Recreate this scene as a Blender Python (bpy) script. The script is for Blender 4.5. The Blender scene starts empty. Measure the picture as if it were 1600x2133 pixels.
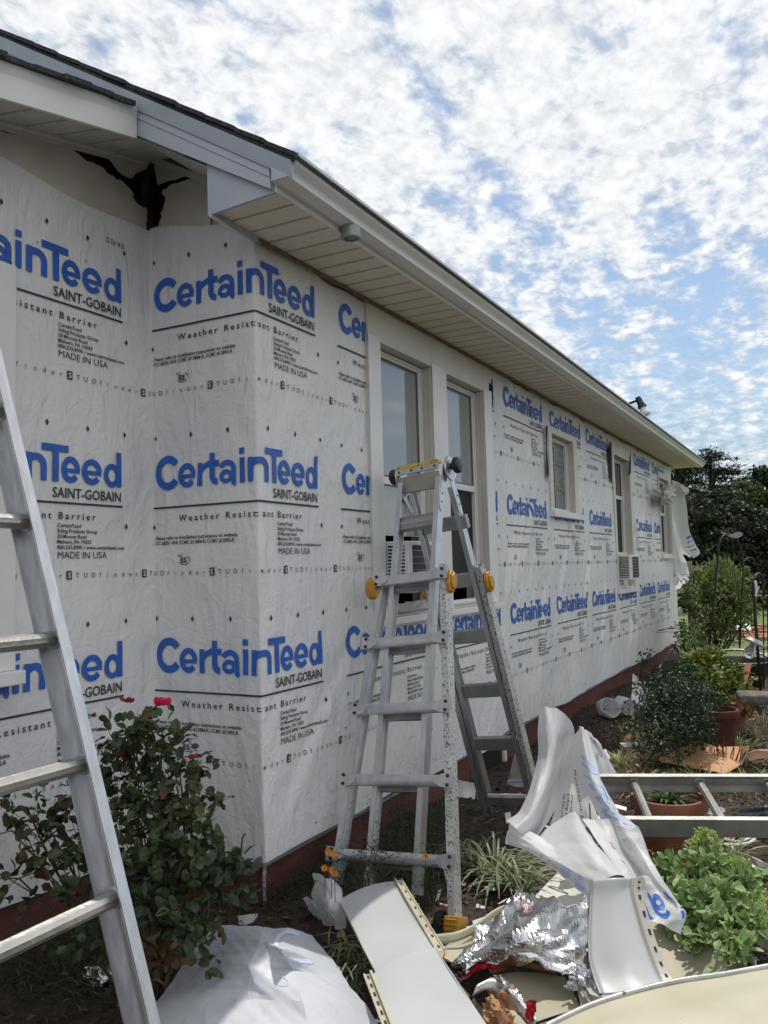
import bpy, bmesh, math, random
import numpy as np
from mathutils import Vector, Matrix

S = bpy.context.scene
random.seed(7)
RNG = np.random.default_rng(7)

# ------------------------------------------------------------------ camera
F_PX, YAW, PITCH, ROLL = 1744.62, 0.4908, 0.0669, -0.0267      # for a 1600 x 2133 picture
CAM = np.array([2.0802, -2.7919, 1.4216])
def cam_axes():
    cy, sy = math.cos(YAW), math.sin(YAW)
    f = np.array([-sy*math.cos(PITCH), cy*math.cos(PITCH), math.sin(PITCH)])
    r = np.array([cy, sy, 0.]); u = np.cross(r, f)
    c, s = math.cos(ROLL), math.sin(ROLL)
    return c*r+s*u, -s*r+c*u, f
R_, U_, F_ = cam_axes()
cam = bpy.data.cameras.new("camera"); camo = bpy.data.objects.new("camera", cam)
S.collection.objects.link(camo); S.camera = camo
cam.sensor_fit = 'HORIZONTAL'; cam.sensor_width = 36; cam.lens = F_PX/1600*36
cam.clip_start = 0.05; cam.clip_end = 2000
M = Matrix(((R_[0], U_[0], -F_[0], CAM[0]), (R_[1], U_[1], -F_[1], CAM[1]), (R_[2], U_[2], -F_[2], CAM[2]), (0, 0, 0, 1)))
camo.matrix_world = M

# ------------------------------------------------------------------ sun, sky, exposure
SUN_DIR = np.array([-0.03, 0.40, 0.91]); SUN_DIR /= np.linalg.norm(SUN_DIR)
EXPOSURE = 0.75
SKY, CLOUD, SUN = 0.078, 0.62, 2.0
sl = bpy.data.lights.new("sun", 'SUN'); sl.energy = SUN; sl.angle = math.radians(0.6); sl.color = (1.0, 0.95, 0.87)
so = bpy.data.objects.new("sun", sl); S.collection.objects.link(so)
so.rotation_euler = Vector(tuple(SUN_DIR)).to_track_quat('Z', 'Y').to_euler()
S.view_settings.view_transform = 'Standard'; S.view_settings.look = 'None'
S.view_settings.exposure = EXPOSURE; S.view_settings.gamma = 1; S.view_settings.use_curve_mapping = False
S.cycles.max_bounces = 8; S.cycles.diffuse_bounces = 4; S.cycles.transparent_max_bounces = 12
S.cycles.use_denoising = True

W = bpy.data.worlds.new("World"); S.world = W; W.use_nodes = True
def world():
    nt = W.node_tree; nt.nodes.clear(); N = nt.nodes.new; L = nt.links.new
    def math_(op, a, b=None, c=None):
        n = N('ShaderNodeMath'); n.operation = op
        for i, v in enumerate((a, b, c)):
            if v is None: continue
            if isinstance(v, (int, float)): n.inputs[i].default_value = v
            else: L(v, n.inputs[i])
        return n.outputs[0]
    out = N('ShaderNodeOutputWorld')
    sky = N('ShaderNodeTexSky'); sky.sky_type = 'NISHITA'; sky.sun_disc = False
    sky.sun_elevation = math.asin(SUN_DIR[2]); sky.sun_rotation = math.atan2(SUN_DIR[0], SUN_DIR[1])
    sky.air_density = 1.3; sky.dust_density = 0.8; sky.ozone_density = 3.0; sky.altitude = 200
    b1 = N('ShaderNodeBackground'); b1.inputs[1].default_value = SKY; L(sky.outputs[0], b1.inputs[0])
    tc = N('ShaderNodeTexCoord'); sep = N('ShaderNodeSeparateXYZ'); L(tc.outputs['Generated'], sep.inputs[0])
    zz = math_('ADD', math_('MAXIMUM', sep.outputs[2], 0.0), 0.16)
    com = N('ShaderNodeCombineXYZ'); L(math_('DIVIDE', sep.outputs[0], zz), com.inputs[0]); L(math_('DIVIDE', sep.outputs[1], zz), com.inputs[1])
    def noise(scale, detail, rough, mapping=None, dist=0.):
        n = N('ShaderNodeTexNoise'); n.inputs['Scale'].default_value = scale; n.inputs['Detail'].default_value = detail
        n.inputs['Roughness'].default_value = rough; n.inputs['Distortion'].default_value = dist
        if mapping:
            m = N('ShaderNodeMapping'); m.inputs['Location'].default_value = mapping[0]
            m.inputs['Rotation'].default_value = (0, 0, mapping[1]); m.inputs['Scale'].default_value = mapping[2]
            L(com.outputs[0], m.inputs[0]); L(m.outputs[0], n.inputs['Vector'])
        else: L(com.outputs[0], n.inputs['Vector'])
        return n.outputs['Fac']
    big = noise(.9, 2, .5, ((3.1, 1.7, 0), 0.5, (1, .55, 1)), .3)
    puff = noise(14.0, 4, .5, ((.3, 5.2, 0), 0.4, (1, .8, 1)), .25)
    fine = noise(38, 5, .6, ((8, 1, 0), 0.4, (1, .8, 1)), .3)
    puff2 = noise(6.0, 3, .5, ((4, 2.2, 0), 0.3, (1, .7, 1)), .3)
    streak = noise(3.4, 4, .6, ((2, 2, 0), 0.15, (2.8, .28, 1)), .5)
    v = math_('ADD', math_('MULTIPLY', big, .62), math_('ADD', math_('ADD', math_('MULTIPLY', puff, .72), math_('MULTIPLY', puff2, .45)), math_('ADD', math_('MULTIPLY', fine, .34), math_('MULTIPLY', streak, .55))))
    high = N('ShaderNodeMapRange'); L(sep.outputs[2], high.inputs[0])
    high.inputs[1].default_value = .10; high.inputs[2].default_value = .36; high.inputs[3].default_value = -.16; high.inputs[4].default_value = .10
    v = math_('ADD', v, high.outputs[0])
    dt = N('ShaderNodeVectorMath'); dt.operation = 'DOT_PRODUCT'; L(tc.outputs['Generated'], dt.inputs[0]); dt.inputs[1].default_value = (.78, -.62, .05)  # fuller, slightly brighter cloud added behind the camera to lift the wall
    back = N('ShaderNodeMapRange'); back.interpolation_type = 'SMOOTHSTEP'; L(dt.outputs['Value'], back.inputs[0]); back.inputs[1].default_value = .0; back.inputs[2].default_value = .75
    v = math_('ADD', v, math_('MULTIPLY', back.outputs[0], .22))
    ramp = N('ShaderNodeValToRGB'); L(v, ramp.inputs[0])
    ramp.color_ramp.elements[0].position = 0; ramp.color_ramp.elements[0].color = (0, 0, 0, 1)
    ramp.color_ramp.elements[1].position = 1; ramp.color_ramp.elements[1].color = (1, 1, 1, 1)
    mr = N('ShaderNodeMapRange'); L(v, mr.inputs[0]); mr.inputs[1].default_value = 1.05; mr.inputs[2].default_value = 1.50; mr.interpolation_type = 'SMOOTHSTEP'
    low = N('ShaderNodeMapRange'); L(sep.outputs[2], low.inputs[0]); low.inputs[1].default_value = 0.0; low.inputs[2].default_value = .30
    low.inputs[3].default_value = .85; low.inputs[4].default_value = 0.10
    fac = math_('MAXIMUM', math_('MULTIPLY', mr.outputs[0], .95), low.outputs[0])
    shade = N('ShaderNodeMapRange'); L(math_('ADD', math_('MULTIPLY', fine, .55), math_('MULTIPLY', puff, .45)), shade.inputs[0])
    shade.inputs[1].default_value = .40; shade.inputs[2].default_value = .62; shade.inputs[3].default_value = .78; shade.inputs[4].default_value = 1.06
    dim = N('ShaderNodeMapRange'); L(mr.outputs[0], dim.inputs[0]); dim.inputs[3].default_value = .52; dim.inputs[4].default_value = 1.0
    cc = N('ShaderNodeMix'); cc.data_type = 'RGBA'; L(mr.outputs[0], cc.inputs[0]); cc.inputs[6].default_value = (.62, .76, 1.0, 1); cc.inputs[7].default_value = (.97, .985, 1.0, 1)
    b2 = N('ShaderNodeBackground'); L(cc.outputs[2], b2.inputs[0]); L(math_('MULTIPLY', math_('MULTIPLY', math_('MULTIPLY', shade.outputs[0], dim.outputs[0]), CLOUD), math_('MULTIPLY_ADD', back.outputs[0], .06, 1.0)), b2.inputs[1])
    mix = N('ShaderNodeMixShader'); L(fac, mix.inputs[0]); L(b1.outputs[0], mix.inputs[1]); L(b2.outputs[0], mix.inputs[2])
    L(mix.outputs[0], out.inputs[0])
world()

# ------------------------------------------------------------------ picture -> place (with a true distance)
def at(px, py, z=None, x=None, y=None, d=None):
    v = F_ + R_*((px-800)/F_PX) - U_*((py-1066.5)/F_PX)
    if d is not None: t = d
    elif z is not None: t = (z-CAM[2])/v[2]
    elif x is not None: t = (x-CAM[0])/v[0]
    else: t = (y-CAM[1])/v[1]
    return CAM + v*t

# ------------------------------------------------------------------ materials
MATS = {}
def mat(name, col, rough=.6, metal=0., col2=None, scale=8., detail=4., ramp=(.35, .65), bump=0., bscale=None, spec=.5, trans=0., stretch=None, coords='Object', speck=None, tint=None):
    if name in MATS: return MATS[name]
    m = bpy.data.materials.new(name); m.use_nodes = True; nt = m.node_tree; N = nt.nodes.new; L = nt.links.new
    b = nt.nodes['Principled BSDF']; out = nt.nodes['Material Output']
    b.inputs['Roughness'].default_value = rough; b.inputs['Metallic'].default_value = metal
    b.inputs['Specular IOR Level'].default_value = spec
    tc = N('ShaderNodeTexCoord'); src = tc.outputs[coords]
    if stretch:
        mp = N('ShaderNodeMapping'); mp.inputs['Scale'].default_value = stretch; L(src, mp.inputs[0]); src = mp.outputs[0]
    c1 = (*col, 1)
    colout = None
    if col2 is not None:
        n = N('ShaderNodeTexNoise'); n.inputs['Scale'].default_value = scale; n.inputs['Detail'].default_value = detail; L(src, n.inputs['Vector'])
        r = N('ShaderNodeValToRGB'); r.color_ramp.elements[0].position = ramp[0]; r.color_ramp.elements[1].position = ramp[1]
        r.color_ramp.elements[0].color = c1; r.color_ramp.elements[1].color = (*col2, 1)
        L(n.outputs['Fac'], r.inputs[0]); colout = r.outputs[0]
    if speck:      # (scale, threshold, colour, stretch): spots of paint or dirt with a shape of their own
        n = N('ShaderNodeTexNoise'); n.inputs['Scale'].default_value = speck[0]; n.inputs['Detail'].default_value = 5; n.inputs['Roughness'].default_value = .65
        L(src, n.inputs['Vector'])
        r = N('ShaderNodeValToRGB'); r.color_ramp.elements[0].position = speck[1]; r.color_ramp.elements[1].position = speck[1]+.05
        r.color_ramp.elements[0].color = (0, 0, 0, 1); r.color_ramp.elements[1].color = (1, 1, 1, 1); L(n.outputs['Fac'], r.inputs[0])
        mx = N('ShaderNodeMix'); mx.data_type = 'RGBA'; L(r.outputs[0], mx.inputs[0])
        if colout: L(colout, mx.inputs[6])
        else: mx.inputs[6].default_value = c1
        mx.inputs[7].default_value = (*speck[2], 1); colout = mx.outputs[2]
        if metal > 0:
            mr = N('ShaderNodeMath'); mr.operation = 'MULTIPLY_ADD'; L(r.outputs[0], mr.inputs[0]); mr.inputs[1].default_value = -metal*.8; mr.inputs[2].default_value = metal; L(mr.outputs[0], b.inputs['Metallic'])
    if tint:       # slight change from leaf to leaf, piece to piece
        g = N('ShaderNodeNewGeometry'); hs = N('ShaderNodeHueSaturation')
        mr = N('ShaderNodeMapRange'); L(g.outputs['Random Per Island'], mr.inputs[0]); mr.inputs[3].default_value = 1-tint; mr.inputs[4].default_value = 1+tint
        L(mr.outputs[0], hs.inputs['Value'])
        mh = N('ShaderNodeMapRange'); L(g.outputs['Random Per Island'], mh.inputs[0]); mh.inputs[3].default_value = .5-tint*.05; mh.inputs[4].default_value = .5+tint*.05
        L(mh.outputs[0], hs.inputs['Hue'])
        if colout: L(colout, hs.inputs['Color'])
        else: hs.inputs['Color'].default_value = c1
        colout = hs.outputs[0]
    if colout: L(colout, b.inputs['Base Color'])
    else: b.inputs['Base Color'].default_value = c1
    if bump:
        n = N('ShaderNodeTexNoise'); n.inputs['Scale'].default_value = bscale or scale*2; n.inputs['Detail'].default_value = 5; L(src, n.inputs['Vector'])
        bp = N('ShaderNodeBump'); bp.inputs['Strength'].default_value = bump; bp.inputs['Distance'].default_value = .02
        L(n.outputs['Fac'], bp.inputs['Height']); L(bp.outputs[0], b.inputs['Normal'])
    if trans:
        t = N('ShaderNodeBsdfTranslucent'); ms = N('ShaderNodeMixShader'); ms.inputs[0].default_value = trans
        if colout: L(colout, t.inputs[0])
        else: t.inputs[0].default_value = c1
        L(b.outputs[0], ms.inputs[1]); L(t.outputs[0], ms.inputs[2]); L(ms.outputs[0], out.inputs[0])
    MATS[name] = m
    return m

def wrap_mat(name, col, col2, rough=.45, trans=0., bumpk=1.):
    """spun plastic sheet: soft creases, cloudy grey patches of the sheet itself"""
    m = mat(name, col, rough, col2=col2, scale=1.4, detail=5, ramp=(.35, .68), trans=trans, spec=.35)
    nt = m.node_tree; N = nt.nodes.new; L = nt.links.new; b = nt.nodes['Principled BSDF']
    tc = N('ShaderNodeTexCoord')
    h = None
    for sc, st, w, rot in ((2.2, (1, 1, .55), 1.0, .7), (6.5, (1, 1, .35), .45, .5), (15, (1, 1, 1), .16, 0), (60, (1, 1, 1), .03, 0)):
        mp = N('ShaderNodeMapping'); mp.inputs['Scale'].default_value = st; mp.inputs['Rotation'].default_value = (rot, rot*.3, 0); L(tc.outputs['Object'], mp.inputs[0])
        n = N('ShaderNodeTexNoise'); n.inputs['Scale'].default_value = sc; n.inputs['Detail'].default_value = 3; n.inputs['Distortion'].default_value = .8; L(mp.outputs[0], n.inputs['Vector'])
        # ridged: 1-|2n-1|
        a = N('ShaderNodeMath'); a.operation = 'MULTIPLY_ADD'; L(n.outputs['Fac'], a.inputs[0]); a.inputs[1].default_value = 2; a.inputs[2].default_value = -1
        c = N('ShaderNodeMath'); c.operation = 'ABSOLUTE'; L(a.outputs[0], c.inputs[0])
        e = N('ShaderNodeMath'); e.operation = 'MULTIPLY'; L(c.outputs[0], e.inputs[0]); e.inputs[1].default_value = -w
        if h is None: h = e.outputs[0]
        else:
            s = N('ShaderNodeMath'); s.operation = 'ADD'; L(h, s.inputs[0]); L(e.outputs[0], s.inputs[1]); h = s.outputs[0]
    bp = N('ShaderNodeBump'); bp.inputs['Strength'].default_value = .42*bumpk; bp.inputs['Distance'].default_value = .034
    L(h, bp.inputs['Height']); L(bp.outputs[0], b.inputs['Normal'])
    return m

WRAP = wrap_mat('white_house_wrap', (.66, .67, .69), (.775, .775, .77), bumpk=2.0)
HEAP = wrap_mat('crumpled_house_wrap', (.72, .73, .75), (.78, .785, .79), trans=.42, bumpk=.5)
BLUE = mat('blue_print', (.018, .10, .44), .5, col2=(.026, .125, .50), scale=20)
PALE_BLUE = mat('blue_print_seen_through_sheet', (.30, .42, .68), .6, col2=(.42, .52, .72), scale=9)
BLACK = mat('black_print', (.028, .03, .036), .6)
GREY_PRINT = mat('grey_print_seen_through_sheet', (.42, .43, .46), .6, col2=(.55, .56, .58), scale=12)
TRIM = mat('beige_window_trim', (.60, .58, .52), .5, col2=(.66, .64, .59), scale=3, bump=.05, bscale=30)
WHITE = mat('white_painted_metal', (.70, .70, .69), .38, col2=(.76, .76, .74), scale=3)
VINYL = mat('white_vinyl', (.70, .70, .70), .42, col2=(.76, .755, .745), scale=4)
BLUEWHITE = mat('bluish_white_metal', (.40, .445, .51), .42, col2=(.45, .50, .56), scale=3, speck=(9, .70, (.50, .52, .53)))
SOFFIT = mat('beige_vinyl_soffit', (.74, .67, .54), .55, col2=(.78, .72, .60), scale=3)
SOFFIT_L = mat('grey_white_soffit', (.52, .51, .46), .5, col2=(.60, .585, .53), scale=4, speck=(14, .68, (.34, .33, .29)))
SHINGLE = mat('dark_shingles', (.022, .023, .026), .9, col2=(.06, .06, .065), scale=60, bump=.6, bscale=90)
GUTTER = mat('gutter_paint', (.74, .75, .73), .38, col2=(.80, .81, .79), scale=2.5, speck=(5, .66, (.42, .42, .38)), stretch=(1, .35, 1))
SHEATH = mat('weathered_sheathing', (.50, .47, .40), .8, col2=(.60, .57, .50), scale=5, speck=(11, .69, (.33, .30, .24)), bump=.12, bscale=30)
FELT_GAP = mat('black_felt_and_gap', (.008, .008, .009), .95)  # felt backing, and the painted dark of gaps beside the casings
RED = mat('red_painted_block', (.088, .028, .022), .75, col2=(.125, .042, .033), scale=6, bump=.3, bscale=40, speck=(18, .72, (.09, .03, .03)))
PEEL = mat('peeled_cement', (.42, .40, .37), .9, col2=(.25, .2, .18), scale=30, bump=.5, bscale=60)
DARKWOOD = mat('dark_wood', (.03, .025, .02), .8, col2=(.07, .055, .04), scale=12)
ALU = mat('worn_aluminium', (.56, .57, .58), .34, metal=.85, col2=(.66, .67, .68), scale=6, bump=.06, bscale=40, stretch=(6, 6, 1), speck=(16, .70, (.20, .19, .18)))
ALU_DARK = mat('grimy_aluminium', (.32, .32, .31), .42, metal=.75, col2=(.45, .45, .43), scale=9, bump=.08, bscale=60, speck=(30, .66, (.07, .065, .06)))
ALU_SPECK = mat('paint_flecked_aluminium', (.52, .52, .52), .42, metal=.6, col2=(.62, .62, .62), scale=9, speck=(85, .545, (.10, .10, .09)), bump=.2, bscale=80)
YELLOW = mat('yellow_plastic', (.52, .27, .025), .45, col2=(.44, .21, .02), scale=12, speck=(40, .66, (.12, .09, .04)))
YTAPE = mat('worn_yellow_label', (.66, .47, .07), .5, col2=(.58, .40, .08), scale=12, speck=(26, .60, (.18, .16, .10)))
BLKPL = mat('black_plastic', (.012, .012, .013), .35, bump=.1, bscale=40)
RUBBER = mat('black_rubber', (.015, .015, .015), .8)
def glass_mat(name, col, rough=.03):
    m = mat(name, col, rough, spec=.9); return m
PANE = glass_mat('window_pane', (.27, .285, .295), .07); PANE.node_tree.nodes['Principled BSDF'].inputs['IOR'].default_value = 1.75
PANE_DARK = mat('dark_screen', (.006, .006, .007), .6)
PANE_OBS = mat('patterned_glass', (.10, .115, .10), .22, col2=(.22, .24, .21), scale=26, detail=3, bump=.7, bscale=26, spec=.8)
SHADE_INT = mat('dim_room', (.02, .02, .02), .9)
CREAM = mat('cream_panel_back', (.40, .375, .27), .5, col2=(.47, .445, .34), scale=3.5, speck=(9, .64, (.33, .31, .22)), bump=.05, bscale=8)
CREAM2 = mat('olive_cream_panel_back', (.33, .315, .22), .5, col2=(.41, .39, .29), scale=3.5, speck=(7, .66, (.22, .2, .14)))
FOIL = mat('foil_facing', (.86, .86, .87), .22, metal=1., col2=(.74, .74, .76), scale=9, bump=.22, bscale=110)
KRAFT = mat('brown_kraft_paper', (.30, .155, .07), .8, col2=(.40, .22, .11), scale=8, bump=.2, bscale=18)
KRAFT2 = mat('tan_cardboard', (.47, .25, .12), .8, col2=(.55, .32, .17), scale=6, bump=.1, bscale=20)
REDP = mat('red_printed_paper', (.50, .012, .03), .45, speck=(40, .62, (.75, .6, .6)))
TERRA = mat('terracotta', (.20, .07, .04), .8, col2=(.28, .11, .065), scale=7, bump=.1, bscale=30)
TERRA_L = mat('pale_terracotta', (.36, .15, .09), .8, col2=(.42, .2, .13), scale=7)
SOIL = mat('potting_soil', (.02, .014, .01), .95, bump=.5, bscale=60)
BARK = mat('bark', (.05, .038, .028), .9, col2=(.10, .08, .06), scale=14, bump=.5, bscale=40)
STEM = mat('dark_stem', (.045, .04, .022), .8, col2=(.08, .07, .04), scale=20)
REDSTEM = mat('red_brown_stem', (.12, .04, .025), .8)
CONC = mat('mossy_concrete', (.07, .068, .06), .9, col2=(.14, .135, .12), scale=18, bump=.4, bscale=50)
STEELW = mat('dark_garden_steel', (.02, .022, .02), .5, metal=.3)
GALV = mat('grey_cut_metal', (.33, .34, .36), .5, metal=.5)
OLDWOOD = mat('mossy_wood', (.22, .16, .07), .85, col2=(.32, .25, .12), scale=9, bump=.3, bscale=25)
TARP = mat('grey_black_tarp', (.05, .055, .065), .35, bump=.4, bscale=9)
def leaf_mat(name, a, b_, t=.3, rough=.5, tint=.35):
    return mat(name, a, rough, col2=b_, scale=3.5, detail=2, ramp=(.35, .65), trans=t, tint=tint, spec=.4)
ROSE_L = leaf_mat('rose_leaves', (.040, .062, .028), (.075, .10, .04), .25, .4)
ROSE_OLD = leaf_mat('bronzed_leaves', (.10, .035, .02), (.12, .075, .03), .25)
BOX_L = leaf_mat('dark_glossy_leaves', (.018, .038, .018), (.036, .068, .028), .15, .42)
YEL_L = leaf_mat('yellow_green_leaves', (.20, .21, .035), (.11, .15, .03), .35)
GREEN_L = leaf_mat('mid_green_leaves', (.07, .14, .03), (.11, .18, .045), .3)
SEDUM_L = leaf_mat('sedum_leaves', (.20, .30, .11), (.27, .38, .15), .3)
SEDUM_F = leaf_mat('sedum_flower_buds', (.34, .45, .13), (.42, .50, .17), .3)
VARI_L = leaf_mat('striped_blades', (.42, .44, .20), (.22, .30, .10), .25)
LIR_L = leaf_mat('pale_green_blades', (.26, .29, .16), (.11, .16, .07), .2)
GRASS_L = leaf_mat('grass_blades', (.07, .13, .03), (.12, .17, .05), .3)
DRY_L = leaf_mat('dry_blades', (.26, .20, .10), (.18, .13, .06), .3)
FINE_L = leaf_mat('fine_dark_leaves', (.022, .045, .02), (.04, .07, .03), .2)
NAND_L = leaf_mat('shrub_leaves', (.10, .15, .045), (.22, .28, .09), .35)
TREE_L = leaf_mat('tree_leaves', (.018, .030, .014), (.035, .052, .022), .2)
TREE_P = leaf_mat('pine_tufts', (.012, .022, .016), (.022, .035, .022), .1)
TREE_G = leaf_mat('lit_tree_leaves', (.045, .075, .022), (.08, .12, .035), .3)  # brighter copy of the tree leaves, sunlight put into the green
PINK = mat('pink_petals', (.75, .035, .14), .5, trans=.3)
PINK_OLD = mat('faded_pink_petals', (.32, .03, .06), .6, trans=.2)
ORANGE = mat('orange_petals', (.70, .28, .03), .5, trans=.3)
CALYX = mat('dry_calyx', (.30, .27, .15), .7)
HOLE = mat('dark_slot', (.03, .028, .02), .9)

# ------------------------------------------------------------------ mesh builder
class MB:
    def __init__(s): s.v = []; s.f = []; s.m = []; s.n = 0
    def add(s, vs, fs, m=0):
        vs = np.asarray(vs, float).reshape(-1, 3); o = s.n
        s.v.append(vs); s.n += len(vs)
        for f in fs: s.f.append([i+o for i in f]); s.m.append(m)
        return o
    def box(s, a, b, m=0, rot=None, c=None):
        x0, y0, z0 = a; x1, y1, z1 = b
        vs = np.array([(x0,y0,z0),(x1,y0,z0),(x1,y1,z0),(x0,y1,z0),(x0,y0,z1),(x1,y0,z1),(x1,y1,z1),(x0,y1,z1)], float)
        s.add(vs, [(3,2,1,0),(4,5,6,7),(0,1,5,4),(1,2,6,5),(2,3,7,6),(3,0,4,7)], m)
    def bar(s, p, q, w, h, up=(0,0,1), m=0, profile=None):
        """beam from p to q: w across, h along 'up'; profile = outline in (across, up)"""
        p = np.array(p, float); q = np.array(q, float); d = q-p; d /= np.linalg.norm(d)
        up = np.array(up, float); a = np.cross(d, up); a /= np.linalg.norm(a); u = np.cross(a, d)
        pr = profile or [(-w/2,-h/2),(w/2,-h/2),(w/2,h/2),(-w/2,h/2)]
        n = len(pr)
        vs = [p+a*x+u*y for x, y in pr]+[q+a*x+u*y for x, y in pr]
        fs = [(i,(i+1)%n,n+(i+1)%n,n+i) for i in range(n)]
        if n == 4 or profile is None: fs += [tuple(range(n-1,-1,-1)), tuple(range(n,2*n))]
        else: fs += [tuple(range(n-1,-1,-1)), tuple(range(n,2*n))]
        s.add(vs, fs, m)
    def tube(s, path, r, n=8, m=0, cap=True):
        path = np.array(path, float); k = len(path)
        r = np.full(k, r) if np.isscalar(r) else np.array(r, float)
        vs = []; prev = None
        for i in range(k):
            d = path[min(i+1,k-1)]-path[max(i-1,0)]; d /= (np.linalg.norm(d)+1e-12)
            if prev is None:
                a = np.cross(d, (0,0,1.)); 
                if np.linalg.norm(a) < .1: a = np.cross(d, (1.,0,0))
            else: a = prev-d*(prev@d)
            a /= np.linalg.norm(a); prev = a; b = np.cross(d, a)
            t = np.linspace(0, 2*math.pi, n, endpoint=False)
            vs.append(path[i]+r[i]*(np.cos(t)[:,None]*a+np.sin(t)[:,None]*b))
        fs = [(i*n+j, i*n+(j+1)%n, (i+1)*n+(j+1)%n, (i+1)*n+j) for i in range(k-1) for j in range(n)]
        if cap: fs += [tuple(range(n-1,-1,-1)), tuple(range((k-1)*n, k*n))]
        s.add(np.concatenate(vs), fs, m)
    def lathe(s, prof, c=(0,0,0), n=28, m=0, axis=None):
        """prof: (radius, height) pairs turned round z (or round 'axis')"""
        t = np.linspace(0, 2*math.pi, n, endpoint=False); c = np.array(c, float)
        if axis is None: A, B, D = np.array([1.,0,0]), np.array([0,1.,0]), np.array([0,0,1.])
        else:
            D = np.array(axis, float); D /= np.linalg.norm(D); A = np.cross(D, (0.3,.2,1.)); A /= np.linalg.norm(A); B = np.cross(D, A)
        vs = np.concatenate([c+D*h+r*(np.cos(t)[:,None]*A+np.sin(t)[:,None]*B) for r, h in prof])
        k = len(prof)
        fs = [(i*n+j, i*n+(j+1)%n, (i+1)*n+(j+1)%n, (i+1)*n+j) for i in range(k-1) for j in range(n)]
        s.add(vs, fs, m)
    def prism(s, poly, off, m=0):
        """flat outline (3-D points) pushed along off"""
        P = np.array(poly, float); n = len(P); off = np.array(off, float)
        fs = [tuple(range(n-1,-1,-1)), tuple(range(n, 2*n))]+[(i,(i+1)%n,n+(i+1)%n,n+i) for i in range(n)]
        s.add(np.concatenate([P, P+off]), fs, m)
    def grid(s, P, m=0):
        a, b = P.shape[:2]
        s.add(P.reshape(-1,3), [(i*b+j,i*b+j+1,(i+1)*b+j+1,(i+1)*b+j) for i in range(a-1) for j in range(b-1)], m)
    def leaves(s, C, D, Nn, L, Wd, m=0, bend=.25, shape='leaf'):
        """many leaves at once: C base points, D directions, Nn face normals, L lengths, Wd widths"""
        C = np.asarray(C, float); k = len(C)
        D = D/np.linalg.norm(D,axis=1)[:,None]
        X = np.cross(D, Nn); X /= (np.linalg.norm(X,axis=1)[:,None]+1e-9); Z = np.cross(X, D)
        L = np.broadcast_to(L, k)[:,None]; Wd = np.broadcast_to(Wd, k)[:,None]
        if shape == 'leaf':
            rows = [(0,0,0),(-.5,.45,.06),(0,.5,-.06),(.5,.45,.06),(0,1,-bend)]
            fs0 = [(0,2,1),(0,3,2),(1,2,4),(2,3,4)]
        elif shape == 'oval':
            rows = [(0,0,0),(-.42,.25,.04),(.42,.25,.04),(-.5,.6,.02),(.5,.6,.02),(-.25,.92,-bend*.8),(.25,.92,-bend*.8),(0,.3,-.05),(0,.62,-.07),(0,1.,-bend)]
            fs0 = [(0,7,1),(0,2,7),(1,7,8,3),(7,2,4,8),(3,8,9,5),(8,4,6,9)]
        elif shape == 'blade':
            rows = [(-.5,0,0),(.5,0,0),(-.45,.35,.10),(.45,.35,.10),(-.35,.7,.02),(.35,.7,.02),(0,1,-bend)]
            fs0 = [(0,1,3,2),(2,3,5,4),(4,5,6)]
        else:
            rows = [(-.5,0,0),(.5,0,0),(.5,1,-bend),(-.5,1,-bend)]; fs0 = [(0,1,2,3)]
        V = np.stack([C+X*Wd*x+D*L*y+Z*L*z for x, y, z in rows], 1)
        r = len(rows); o = s.n; s.v.append(V.reshape(-1,3)); s.n += k*r
        for i in range(k):
            b = o+i*r
            for f in fs0: s.f.append([b+j for j in f]); s.m.append(m)
    def build(s, name, mats, parent=None, smooth=False, solid=0., bevel=0., loc=None, autosmooth=None):
        me = bpy.data.meshes.new(name)
        V = np.concatenate(s.v) if s.v else np.zeros((0,3))
        if loc is not None: V = V-np.array(loc, float)
        elif parent is not None:
            q = parent
            while q is not None: V = V-np.array(q.location); q = q.parent
        me.from_pydata(V.tolist(), [], s.f)
        mats = mats if isinstance(mats, (list, tuple)) else [mats]
        for m in mats: me.materials.append(m)
        if len(mats) > 1: me.polygons.foreach_set('material_index', s.m)
        if smooth: me.polygons.foreach_set('use_smooth', [True]*len(me.polygons))
        me.update()
        o = bpy.data.objects.new(name, me); S.collection.objects.link(o)
        if parent is not None: o.parent = parent
        elif loc is not None: o.location = loc
        if bevel:
            b = o.modifiers.new('bevel','BEVEL'); b.width = bevel; b.segments = 2; b.limit_method = 'ANGLE'
        if solid:
            d = o.modifiers.new('thick','SOLIDIFY'); d.thickness = solid; d.offset = 0
        if autosmooth: 
            me.polygons.foreach_set('use_smooth', [True]*len(me.polygons))
            me.set_sharp_from_angle(angle=math.radians(autosmooth))
        return o
def tag(o, label=None, cat=None, group=None, kind=None):
    if label: o['label'] = label
    if cat: o['category'] = cat
    if group: o['group'] = group
    if kind: o['kind'] = kind
    return o
def empty(name, loc, label=None, cat=None, group=None):
    o = bpy.data.objects.new(name, None); o.location = tuple(float(x) for x in loc); o.empty_display_size = .1
    S.collection.objects.link(o); return tag(o, label, cat, group)

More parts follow.
